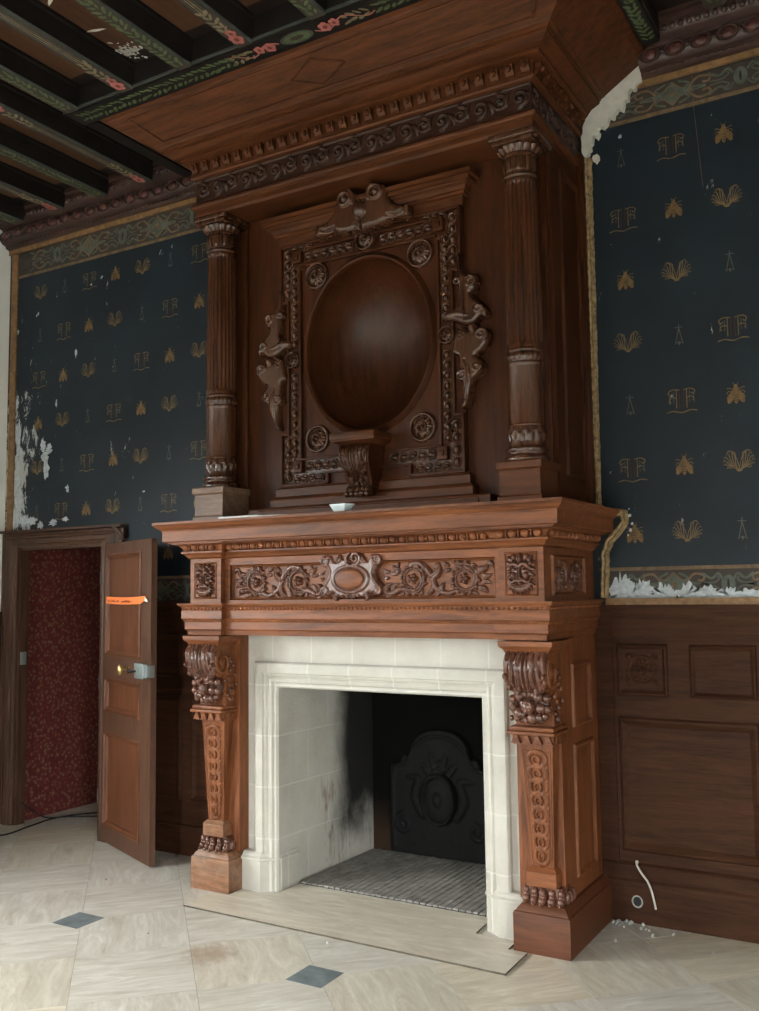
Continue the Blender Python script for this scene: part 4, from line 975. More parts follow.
# ---- legs
def console_profile():
    """front curve of the bracket as (depth, z): swelling scroll above, curling in below"""
    return crom([(-.845, 1.615), (-.862, 1.600), (-.880, 1.560), (-.884, 1.510), (-.872, 1.455), (-.845, 1.415), (-.812, 1.402), (-.79, 1.410)], 9)
for s in (-1, 1):
    side = 'left' if s < 0 else 'right'
    lg = bpy.data.objects.new('leg', None); C.objects.link(lg); lg.parent = mp; lg['_b'] = mp['_b']
    cx = s * 1.150
    X0, X1 = (min(s * .999, s * 1.265), max(s * .999, s * 1.265))
    # pier behind
    mb = MB().box(X0, X1, -.66, 0, .25, 1.69); mb.build('pier', 'oak_z', lg, smooth=False)
    for (a, b, c, d) in ((-.475, -.15, 1.17, 1.535), (-.475, -.13, .34, 1.08)):
        panel_frame_side(MB(), a, b, c, d, s * 1.265, s, .035, .012).build('side_panel', 'oak_z', lg, ang=25)
    # plinth
    B0, B1 = (min(s * .9985, s * 1.323), max(s * .9985, s * 1.323)); mb = MB()
    lv = [(0, 0), (0, .200), (-.004, .209), (-.012, .211), (-.018, .225), (-.040, .250), (-.07, .252)]
    P = np.array([[(B0 - o, 0.0, z), (B0 - o, -.772 - o, z), (B1 + o, -.772 - o, z), (B1 + o, 0.0, z)] for o, z in lv]); mb.grid(P); k = len(mb.v); mb.f.append([k - 4, k - 3, k - 2, k - 1]); mb.m.append(0)
    mb.build('plinth', 'oak_base' if s < 0 else 'oak_shaded', lg, ang=25)
    # claw foot
    mb = MB()
    for i in range(5):
        x = s * 1.160 + (i - 2) * .050; c = abs(i - 2)
        mb.ell((x, -.715 + .012 * c, .288), (.026, .050, .040), 12, 8); mb.ell((x, -.752 + .012 * c, .276), (.022, .026, .024), 10, 7); mb.ell((x, -.735 + .012 * c, .318), (.020, .030, .026), 10, 7); mb.ell((x, -.775 + .012 * c, .264), (.010, .014, .012), 8, 6)
    for i in range(3):
        for q in (-1, 1): mb.ell((s * 1.160 + q * .118, -.68 + i * .045, .290), (.022, .026, .036), 10, 7)
    mb.box(s * 1.160 - .11, s * 1.160 + .11, -.72, -.60, .25, .345); mb.build('claw_foot', 'carved', lg, ang=60)
    c2 = s * 1.156
    mb = MB().box(c2 - .088, c2 + .088, -.745, -.60, .345, .425, 0, .006); mb.add([(c2 - .088, -.745, .425), (c2 + .088, -.745, .425), (c2 + .088, -.6, .425), (c2 - .088, -.6, .425), (c2 - .070, -.722, .445), (c2 + .070, -.722, .445), (c2 + .070, -.6, .445), (c2 - .070, -.6, .445)], [(0, 1, 5, 4), (1, 2, 6, 5), (3, 0, 4, 7), (4, 5, 6, 7)])
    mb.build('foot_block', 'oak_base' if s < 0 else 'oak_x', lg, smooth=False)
    # tapering shaft with guilloche
    yt, yb2, ht, hb = -.752, -.712, .096, .066
    zt, zb = 1.112, .440
    mb = MB().add([(c2 - hb, yb2, zb), (c2 + hb, yb2, zb), (c2 + hb, -.60, zb), (c2 - hb, -.60, zb), (cx - ht, yt, zt), (cx + ht, yt, zt), (cx + ht, -.60, zt), (cx - ht, -.60, zt)], [(0, 1, 5, 4), (1, 2, 6, 5), (2, 3, 7, 6), (3, 0, 4, 7), (0, 3, 2, 1), (4, 5, 6, 7)]); mb.build('shaft', 'oak_z', lg, smooth=False)
    R = Relief(-.084, .084, 0, .66, .0027)
    nr = 8; ph = .0745; z0 = .022
    for k in range(nr):
        zc = z0 + .044 + k * ph; R.ring(0, zc, .050, .044, .014, .013); R.ring(0, zc, .020, .020, .007, .013)
        for q in (1, -1):
            if k < nr - 1: R.dome(q * .056, zc + ph / 2, .012, .016, .008)
    for q in (1, -1): R.stroke(np.stack([np.full(160, q * .077), np.linspace(z0 - .014, z0 + nr * ph + .016, 160)], 1), .0040, .9)
    for zz in (z0 - .014, z0 + nr * ph + .016): R.stroke(np.stack([np.linspace(-.077, .077, 50), np.full(50, zz)], 1), .0040, .9)
    def fn(X, Y, H, c2=c2):
        t = Y / .672; wd = (hb + (ht - hb) * t) / .090; return (c2 + (cx - c2) * t + X * wd, yb2 + (yt - yb2) * t - H, zb + Y)
    R.mesh(MB(), fn).build('guilloche', 'oak_z', lg, ang=60)
    # guttae and slab above the shaft
    mb = MB()
    for i in range(4):
        x = cx + (i - 1.5) * .062; mb.add([(x - .027, -.815, 1.120), (x + .027, -.815, 1.120), (x + .027, -.74, 1.120), (x - .027, -.74, 1.120), (x - .008, -.815, 1.166), (x + .008, -.815, 1.166), (x + .008, -.74, 1.166), (x - .008, -.74, 1.166)], [(0, 1, 5, 4), (1, 2, 6, 5), (2, 3, 7, 6), (3, 0, 4, 7), (0, 3, 2, 1), (4, 5, 6, 7)])
    for i in range(3):
        for q in (-1, 1):
            y = -.75 + i * .055; x = cx + q * .118; mb.add([(x - .012, y - .026, 1.12), (x + .012, y - .026, 1.12), (x + .012, y + .026, 1.12), (x - .012, y + .026, 1.12), (x - .012, y - .012, 1.166), (x + .012, y - .012, 1.166), (x + .012, y + .012, 1.166), (x - .012, y + .012, 1.166)], [(0, 1, 5, 4), (1, 2, 6, 5), (2, 3, 7, 6), (3, 0, 4, 7), (0, 3, 2, 1), (4, 5, 6, 7)])
    mb.box(cx - .118, cx + .118, -.79, -.60, 1.112, 1.165); mb.build('guttae', 'oak_x', lg, smooth=False)
    mb = MB().box(cx - .138, cx + .138, -.832, -.60, 1.166, 1.186, 0, .006).box(cx - .130, cx + .130, -.822, -.60, 1.186, 1.212, 0, .010); mb.build('astragal', 'oak_x', lg, ang=30)
    # bracket core with carved scroll on its cheeks
    pc = console_profile(); mb = MB()
    poly_ = [(y, z) for y, z in pc] + [(-.76, 1.36), (-.755, 1.212), (-.60, 1.212), (-.60, 1.616)]
    mb.prism(poly_, cx - .112, cx + .112, 0, 'x')
    for q in (-1, 1):
        xs = cx + q * .114
        mb.tube([(xs + q * .004, -.795 + (.078 - .064 * t) * math.cos(2.2 + t * 9.2), 1.50 + (.078 - .064 * t) * 1.1 * math.sin(2.2 + t * 9.2)) for t in np.linspace(0, 1, 44)], [.015 - .006 * t for t in np.linspace(0, 1, 44)], 7)
        mb.ell((xs, -.795, 1.50), (.016, .022, .022), 10, 7)
        for k in range(6):
            a = 2.4 + k * .55; mb.ell((xs, -.70 + .035 * math.cos(a) , 1.52 - k * .045), (.014, .026, .022), 8, 6)
    mb.build('bracket', 'oak_z', lg, ang=35)
    # acanthus leaf down the front of the bracket
    R = Relief(-.125, .125, 0, .30, .0032, True); Lc = .30
    R.plate([(-.118, .004), (.118, .004), (.124, .12), (.112, .22), (.07, .285), (-.07, .285), (-.112, .22), (-.124, .12)], .012, .012, mirror=False)
    for x0, z0_, x1, z1_, w, bd in ((.102, .0, .116, .165, .024, .06), (.072, .0, .100, .225, .028, .08), (.038, .0, .060, .262, .030, .06), (0, .0, 0, .292, .030, 0)):
        R.leaf((x0, z0_), (x1, z1_), w, bd, 1.15, .006); R.dome(x1 - .004, z1_ - .020, w * .62, w * .75, .030, .5, .008)
    for x, z, dx, w in ((.018, .12, .030, .014), (.058, .11, .026, .013), (.076, .17, .024, .012), (.018, .05, .026, .012)):
        R.leaf((x, z), (x + dx, z - .040), w, .2, 1.5, .010)
    for x in (.019, .055, .088): R.groove([(x + .012 * t, t * .26) for t in np.linspace(0, 1, 40)], .004, .012)
    al = np.concatenate([[0], np.cumsum(np.hypot(np.diff(pc[:, 0]), np.diff(pc[:, 1])))]); sc_ = al[-1] / Lc
    ty = np.gradient(pc[:, 0]); tz = np.gradient(pc[:, 1]); tn = np.hypot(ty, tz); ny, nz = -np.abs(tz / tn) * 0 + tz / tn, -ty / tn
    def fa(X, Y, H):
        t = Y * sc_; y = np.interp(t, al, pc[:, 0]); z = np.interp(t, al, pc[:, 1]); a = np.interp(t, al, ny); b = np.interp(t, al, nz); return (cx + X, y + a * H, z + b * H)
    R.mesh(MB(), fa).build('acanthus_leaf', 'carved', lg, ang=70)
    # fruit swag under it
    mb = MB(); rr = random.Random(40)
    mb.ell((cx, -.775, 1.325), (.105, .055, .085), 18, 12)
    spots = [(0, .0, .036), (-.052, .052, .025), (.055, .05, .025), (-.058, -.038, .028), (.020, -.062, .028), (.066, -.008, .026), (-.098, .035, .021), (.098, .045, .021), (-.092, -.012, .021), (.102, -.012, .022), (-.02, -.075, .018), (.058, -.060, .022), (-.075, -.066, .016), (.03, .062, .018), (-.025, .066, .017), (.09, -.052, .017), (-.035, -.045, .018), (0, .085, .016)]
    for x, z, r in [(a_, b_, c_ * 1.14) for a_, b_, c_ in spots]: mb.ell((cx + x, -.800 - .045 * math.sqrt(max(0, 1 - (x / .125) ** 2)) * (1 - .3 * abs(z) / .08), 1.325 + z), (r, r, r), 12, 9)
    for q in (-1, 1):
        for k in range(9): r = rr.uniform(.013, .022); mb.ell((cx + q * (.118 + .010 * rr.random()), -.72 + .028 * rr.randint(-2, 2), 1.25 + .032 * k), (r * .8, r, r), 9, 7)
    for k in range(7): a = 2 * PI * k / 7; mb.ell((cx + .024 * math.cos(a), -.872, 1.325 + .024 * math.sin(a)), (.011, .008, .011), 8, 6)
    for k in range(3): mb.ell((cx + (k - 1) * .05, -.80, 1.232 + .012 * abs(k - 1)), (.026, .016, .014), 8, 6)
    mb.build('fruit_swag', 'carved', lg, ang=70)
    # capital
    mb = MB(); P = np.array([[(cx - .128 - o, -.60, z), (cx - .128 - o, -.852 - o, z), (cx + .128 + o, -.852 - o, z), (cx + .128 + o, -.60, z)] for o, z in [(-.01, 1.606), (.0, 1.612), (.004, 1.622), (.010, 1.634), (.022, 1.642), (.028, 1.650), (.029, 1.676), (-.05, 1.683)]]); mb.grid(P)
    eggs(mb, (cx - .125, -.856, 1.617), (cx + .125, -.856, 1.617), 9, (0, -1, 0), .008, .010, 0, False); mb.build('capital', 'oak_x', lg, ang=30)
# small things on the shelf
mb = MB(); mb.prism([(-.90, -1.0), (-.50, -.985), (-.28, -.90), (-.30, -.72), (-.86, -.74)], 2.4385, 2.4465, 0, 'z'); mb.prism([(-.905, -.995), (-.60, -.985), (-.52, -.76), (-.86, -.74)], 2.4465, 2.452, 0, 'z')
o = mb.build('paper_sheet', 'paper', base=(-.6, -.9, 2.4365), smooth=False); tag(o, 'flat white paper lying on the mantel shelf beside the left column', 'paper')
mb = MB(); cx, cy = .03, -.955
o_, i_ = [(-.085, .0), (-.055, -.055), (.055, -.055), (.085, 0), (.055, .055), (-.055, .055)], None
lv = [(.62, 2.4385), (.66, 2.440), (1.0, 2.478), (1.02, 2.484), (.96, 2.484), (.60, 2.448)]
P = np.array([[(cx + x * k, cy + y * k, z) for x, y in o_] for k, z in lv]); mb.grid(P, 0, False, True); mb.f.append(list(range(6))); mb.m.append(0); mb.f.append(list(range(len(mb.v) - 6, len(mb.v)))); mb.m.append(0)
o = mb.build('small_dish', 'enamel', base=(cx, cy, 2.4365), smooth=False); tag(o, 'small bluish white dish on the mantel shelf below the niche', 'dish')
# ================================================================== OVERMANTEL
om = thing('overmantel', 'tall oak overmantel with two columns, oval niche and flaring hood', 'overmantel', (0, -.4, 2.4364))
ZT = 2.4364; YP = -.55
# body with the oval opening
NA, NB, NZ = .466, .562, 3.560
mb = MB(); th = np.linspace(0, 2 * PI, 96, endpoint=False)
inn = [(NA * math.cos(t), NZ + NB * math.sin(t)) for t in th]; outp = []
x0, x1, z0, z1 = -.66, .66, 2.62, 4.34
for t in th:
    c, s = math.cos(t) * NA, math.sin(t) * NB; k = min((x1 / abs(c)) if abs(c) > 1e-6 else 9e9, ((z1 - NZ) / s) if s > 1e-6 else ((z0 - NZ) / s if s < -1e-6 else 9e9)); outp.append((c * k, NZ + s * k))
for cx_, cz_ in ((x0, z0), (x1, z0), (x1, z1), (x0, z1)):
    i = min(range(96), key=lambda i: math.dist(outp[i], (cx_, cz_))); outp[i] = (cx_, cz_)
ring_in, ring_out = inn, outp
mb.box(-1.26, x0, YP, 0, ZT, 4.60); mb.box(x1, 1.26, YP, 0, ZT, 4.60); mb.box(x0, x1, YP, 0, ZT, z0); mb.box(x0, x1, YP, 0, z1, 4.60)
mb.box(x0, x1, -.05, 0, z0, z1)
n = 96; mb.add([(x, YP, z) for x, z in ring_out] + [(x, YP, z) for x, z in ring_in], [(i, (i + 1) % n, n + (i + 1) % n, n + i) for i in range(n)])
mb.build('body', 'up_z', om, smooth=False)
# side stiles and panels
for s in (-1, 1):
    panel_frame_side(MB(), -.42, -.06, 2.62, 4.50, s * 1.26, s, .04, .014).build('side_panel', 'up_z', om, ang=25)
for s in (-1, 1):
    a, b = sorted((s * 1.258, s * 1.303)); MB().box(a, b, -.085, 0, ZT, 4.72, 0, .006).build('back_stile', 'up_z', om, ang=25)
# pilaster strips behind the columns
for s in (-1, 1):
    a, b = sorted((s * 1.0, s * 1.235)); MB().box(a, b, YP - .025, YP, 2.68, 4.59, 0, .004).build('pilaster', 'up_z', om, ang=25)
# niche bowl
mb = MB(); rr_ = np.linspace(0, 1, 26); P = np.zeros((26, 96, 3))
for i, r in enumerate(rr_):
    q = math.sin(r * PI / 2); P[i, :, 0] = NA * q * np.cos(th); P[i, :, 2] = NZ + NB * q * np.sin(th); P[i, :, 1] = YP + .46 * math.cos(r * PI / 2)
mb.grid(P, 0, False, True); mb.build('niche_bowl', 'up_bowl', om, ang=60)
mb = MB(); pr_ = [(1.0, 0), (1.0, .05), (1.012, .062), (1.03, .066), (1.048, .058), (1.06, .046), (1.075, .040), (1.085, .030)]
mb.grid(np.array([[((NA + (k - 1) * .5) * math.cos(t), YP - h, NZ + (NB + (k - 1) * .5) * math.sin(t)) for t in th] for k, h in pr_]), 0, False, True); mb.build('niche_rim', 'up_z', om, ang=50)
# niche frame: board with a cut out oval, fillets and bead bands
mb = MB(); YF2 = YP - .030
def ring_board(mb, hx, za, zb, yb, yf):
    oo = []
    for t in th:
        c, s = math.cos(t) * NA, math.sin(t) * NB; k = min((hx / abs(c)) if abs(c) > 1e-6 else 9e9, ((zb - NZ) / s) if s > 1e-6 else ((za - NZ) / s if s < -1e-6 else 9e9)); oo.append((c * k, NZ + s * k))
    for cx_, cz_ in ((-hx, za), (hx, za), (hx, zb), (-hx, zb)):
        i = min(range(96), key=lambda i: math.dist(oo[i], (cx_, cz_))); oo[i] = (cx_, cz_)
    ii = [(1.03 * a, NZ + 1.03 * (b - NZ)) for a, b in ring_in]
    P = np.array([[(x, yb, z) for x, z in oo], [(x, yf, z) for x, z in oo], [(x, yf, z) for x, z in ii], [(x, yb, z) for x, z in ii]]); mb.grid(P, 0, False, True)
ring_board(mb, .690, 2.67, 4.335, YP, YF2); mb.build('frame_board', 'up_z', om, smooth=False)
def rect_bar(mb, xa, xb, za, zb, h): mb.box(min(xa, xb), max(xa, xb), YF2 - h, YF2, za, zb, 0, .004)
mb = MB()
# stepped fillets outlining the frame
for s in (-1, 1):
    rect_bar(mb, s * .672, s * .690, 3.93, 4.335, .03); rect_bar(mb, s * .672, s * .690, 2.67, 3.03, .03)
    rect_bar(mb, s * .615, s * .630, 3.03, 3.93, .03); rect_bar(mb, s * .615, s * .690, 3.925, 3.945, .03); rect_bar(mb, s * .615, s * .690, 3.015, 3.035, .03)
    rect_bar(mb, s * .515, s * .535, 2.84, 4.14, .028); rect_bar(mb, s * .40, s * .50, 4.155, 4.175, .028) if 0 else None
    rect_bar(mb, s * .690, s * .30, 2.665, 2.685, .03)
    rect_bar(mb, s * .30, s * .32, 2.665, 2.735, .03); rect_bar(mb, s * .32, s * .0, 2.735, 2.750, .028)
    rect_bar(mb, s * .535, s * .115, 2.835, 2.852, .028)
    # little square blocks in the corners
    for zc in (2.795, 4.235): rect_bar(mb, s * .505, s * .575, zc - .04, zc + .04, .040); rect_bar(mb, s * .525, s * .555, zc - .015, zc + .015, .05)
rect_bar(mb, -.690, .690, 4.318, 4.335, .03); rect_bar(mb, -.515, .515, 4.165, 4.182, .028); rect_bar(mb, -.46, .46, 4.275, 4.29, .03)
mb.build('frame_fillet', 'up_z', om, ang=25)
yb = YF2 - .006
def egg_band(a, b, n, rz):
    """a flat fillet carrying a row of framed eggs"""
    mb = MB(); v = abs(a[2] - b[2]) > .01; x0_, x1_ = sorted((a[0], b[0])); z0_, z1_ = sorted((a[1], b[1])) if 0 else sorted((a[2], b[2])); w = rz + .006
    if v: mb.box(a[0] - w, a[0] + w, YF2 - .008, YF2, z0_, z1_)
    else: mb.box(x0_, x1_, YF2 - .008, YF2, a[2] - w, a[2] + w)
    d = ((b[0] - a[0]) / n, (b[2] - a[2]) / n); hw = abs(d[0] + d[1])
    for i in range(n):
        c = (a[0] + d[0] * (i + .5), a[2] + d[1] * (i + .5)); ru, rv = (rz * .52, hw * .40) if v else (hw * .40, rz * .52)
        mb.ell((c[0], YF2 - .008, c[1]), (ru, .026, rv), 12, 8)
        mb.tube([(c[0] + (ru + (.011 if v else .003)) * math.cos(t), YF2 - .014, c[1] + (rv + (.003 if v else .011)) * math.sin(t)) for t in np.linspace(0, 2 * PI, 15)], .0055, 5)
    mb.build('egg_band', 'carved_up', om, ang=60)
for s in (-1, 1):
    egg_band((s * .575, 0, 2.86), (s * .575, 0, 3.44), 9, .033); egg_band((s * .575, 0, 3.61), (s * .575, 0, 4.17), 9, .033)
    egg_band((s * .63, 0, 2.70), (s * .63, 0, 3.00), 4, .036); egg_band((s * .63, 0, 3.96), (s * .63, 0, 4.30), 5, .036)
    egg_band((s * .10, 0, 4.228), (s * .49, 0, 4.228), 6, .034); egg_band((s * .16, 0, 2.795), (s * .49, 0, 2.795), 5, .036)
    egg_band((s * .345, 0, 2.715), (s * .59, 0, 2.715), 4, .028); egg_band((s * .43, 0, 4.300), (s * .59, 0, 4.300), 3, .020)
def rosette(R, n=8): 
    Rl = Relief(-R, R, -R, R, .0032); Rl.ring(0, 0, R * .86, R * .86, R * .13, .026); Rl.flower(0, 0, R * .70, n, .024); Rl.ring(0, 0, R * .30, R * .30, R * .08, .034); Rl.dome(0, 0, R * .16, R * .16, .038); return Rl
for x, z, r in ((-.395, 4.085, .098), (.395, 4.085, .098), (-.395, 2.972, .098), (.395, 2.972, .098), (-.583, 3.525, .060), (.583, 3.525, .060), (0, 4.252, .078)):
    rosette(r).mesh(MB(), front(x, YF2 - (.022 if r < .09 else 0), z)).build('rosette', 'carved_up', om, ang=70)
# flaring cornice over the niche
mb = MB(); mb.usweep(.690, -YP + .03, [(-.2, 4.30), (.0, 4.33), (.010, 4.336), (.014, 4.395), (.032, 4.400), (.032, 4.418), (.044, 4.421), (.050, 4.446), (.072, 4.458), (.074, 4.464), (.090, 4.466), (.090, 4.492), (.108, 4.495), (.108, 4.522), (-.2, 4.53)], yb=YP); mb.build('niche_cornice', 'up_x', om, ang=25)
# sill mouldings under the frame
mb = MB(); mb.usweep(.69, -YP + .03, [(-.1, 2.672), (.012, 2.672), (.016, 2.66), (.034, 2.650), (.034, 2.60), (.05, 2.59), (.060, 2.575), (.062, 2.53), (.11, 2.52), (.125, 2.50), (.13, 2.4375)], yb=YP); mb.usweep(.82, -YP + .08, [(-.2, 2.52), (.06, 2.52), (.07, 2.51), (.07, 2.4375)], yb=YP); mb.build('niche_sill', 'up_x', om, ang=25)
# bracket below the oval
mb = MB(); mb.box(-.165, .165, -.80, YP - .02, 2.915, 2.955, 0, .006); P = np.array([[(-.115 - o, YP, z), (-.115 - o, -.745 - o, z), (.115 + o, -.745 - o, z), (.115 + o, YP, z)] for o, z in [(-.01, 2.875), (.0, 2.880), (.02, 2.892), (.045, 2.900), (.05, 2.915)]]); mb.grid(P); mb.build('bracket_shelf', 'up_x', om, ang=30)
pb = crom([(-.752, 2.878), (-.772, 2.84), (-.768, 2.78), (-.74, 2.71), (-.705, 2.65), (-.69, 2.61)], 8); mb = MB()
P = np.array([[(-w, YP, z), (-w, y, z), (w, y, z), (w, YP, z)] for (y, z), w in zip(pb, np.linspace(.118, .085, len(pb)))]); mb.grid(P); mb.build('bracket_core', 'up_z', om, ang=30)
R = Relief(-.155, .155, 0, .29, .0032, True); R.plate([(-.150, .0), (.150, .0), (.135, .12), (.105, .27), (0, .285), (-.105, .27), (-.135, .12)], .012, .012, mirror=False)
for x0, x1_, z1_, w, bd in ((.125, .108, .15, .026, .05), (.090, .086, .215, .030, .05), (.048, .050, .260, .032, .04), (0, 0, .285, .030, 0)):
    R.leaf((x0, 0), (x1_, z1_), w, bd, 1.1, .008); R.dome(x1_, z1_ - .02, w * .6, w * .7, .028, .5, .008)
for x, z, dx, w in ((.02, .09, .032, .013), (.022, .16, .030, .013), (.066, .08, .030, .013), (.074, .15, .024, .012), (.108, .07, .026, .012), (.018, .045, .024, .011)): R.leaf((x, z), (x + dx, z - .042), w, .2, 1.5, .010)
for x in (.024, .068, .106): R.groove([(x + .004 * t, t * .25) for t in np.linspace(0, 1, 40)], .0045, .013)
al = np.concatenate([[0], np.cumsum(np.hypot(np.diff(pb[:, 0]), np.diff(pb[:, 1])))])
def fb_(X, Y, H):
    t = np.clip(Y / .29, 0, 1) * al[-1]; k = np.interp(t, al, np.linspace(.78, .58, len(pb))); return (X * k, np.interp(t, al, pb[:, 0]) - H, np.interp(t, al, pb[:, 1]))
R.mesh(MB(), fb_).build('bracket_leaf', 'carved_up', om, ang=70)
mb = MB()
for i in range(5):
    x = (i - 2) * .036; mb.ell((x, -.70, 2.590), (.023, .045, .034), 10, 8); mb.ell((x, -.735, 2.570), (.020, .022, .022), 10, 7)
for q in (-1, 1): mb.tube([(q * .082, -.68 + (.035 - .028 * t) * math.cos(8 * t), 2.585 + (.035 - .028 * t) * math.sin(8 * t)) for t in np.linspace(0, 1, 26)], .012, 7)
mb.box(-.082, .082, -.70, YP, 2.56, 2.62); mb.build('bracket_claw', 'carved_up', om, ang=60)
# crest over the frame
R = Relief(-.36, .36, -.155, .165, .0036, True)
R.plate(crom([(0, .118), (.04, .130), (.075, .150), (.12, .160), (.165, .145), (.192, .10), (.200, .055), (.225, .015), (.265, -.015), (.315, -.028), (.345, -.040), (.350, -.085), (.325, -.110), (.26, -.108), (.215, -.098), (.17, -.118), (.10, -.130), (.05, -.125), (0, -.138)], 6), .075, .036)
R.ring(.115, .095, .042, .042, .014, .024, .070); R.dome(.115, .095, .026, .026, .030, z=.066)
R.dome(0, .0, .056, .058, .050, z=.06); R.stroke(crom([(.085, .15), (.060, .11), (.062, .06)], 8), .017, 1.1, .064); R.groove(crom([(.028, .14), (.028, .055)], 8), .011, .030)
R.stroke(np.stack([np.full(30, .338), np.linspace(-.092, -.050, 30)], 1), .016, 1.2, .055); R.groove(crom([(.20, -.075), (.25, -.085), (.30, -.075)], 8), .009, .016)
for k in range(3): R.leaf((.010 + .016 * k, -.075), (.016 + .024 * k, -.122), .012, .1, 1.2, .058)
R.mesh(MB(), front(.022, YF2 - .050, 4.415)).build('crest', 'carved_up', om, ang=70)
MB().box(-.35, .35, YF2 - .055, YF2, 4.335, 4.40).build('crest_block', 'up_x', om, smooth=False)
# strapwork ears
def ear():
    R = Relief(-.03, .27, -.50, .50, .0036)
    R.plate(crom([(.055, .47), (.085, .475), (.090, .40), (.115, .34), (.165, .335), (.190, .29), (.170, .235), (.150, .21), (.215, .14), (.245, .09), (.235, .05), (.20, .06), (.16, .03), (.10, .03), (.03, .065), (-.01, .075), (-.012, .12), (.03, .135), (.07, .17), (.065, .25), (.060, .35)], 5), .062, .026, mirror=False)
    R.plate(crom([(.045, .01), (.11, -.005), (.16, -.02), (.21, -.005), (.245, -.045), (.240, -.10), (.20, -.145), (.17, -.165), (.195, -.19), (.215, -.23), (.20, -.275), (.16, -.30), (.135, -.33), (.125, -.40), (.11, -.46), (.085, -.475), (.07, -.46), (.085, -.38), (.075, -.30), (.06, -.24), (.06, -.16), (.02, -.13), (.03, -.06)], 5), .062, .026, mirror=False)
    R.stroke(spiral(.205, -.045, .036, .006, 1.5, -PI * .3, 44), [.012, .012, .007], 1.3, .056); R.stroke(spiral(.085, -.275, .030, .006, 1.5, PI * .4, 40), [.011, .010, .006], 1.3, .054)
    R.stroke(spiral(.145, .285, .032, .006, -1.5, PI * .5, 40), [.011, .011, .006], 1.3, .056); R.stroke(spiral(.062, .30, .022, .005, 1.4, 0, 36), [.009, .008, .005], 1.3, .054); R.stroke(spiral(.19, .11, .026, .006, 1.3, 0, 36), [.010, .010, .006], 1.3, .056)
    R.stroke(spiral(.175, -.235, .026, .006, -1.3, 0, 36), [.010, .010, .006], 1.3, .056)
    for k in range(3): R.dome(.085 + .0 * k, .008 - .024 * k, .026, .014, .085)
    R.dome(.15, .0, .034, .046, .085); R.stroke(crom([(.0, .098), (.06, .105), (.12, .085), (.18, .09)], 8), [.012, .018, .014, .008], .9, .052)
    R.leaf((.10, -.18), (.10, -.42), .022, .1, .9, .052); return R
for s in (-1, 1):
    ear().mesh(MB(), (lambda X, Y, H, s=s: (s * (.600 + 1.10 * X), YF2 + .002 - H, 3.535 + 1.02 * Y))).build('strapwork_ear', 'carved_up', om, ang=70)
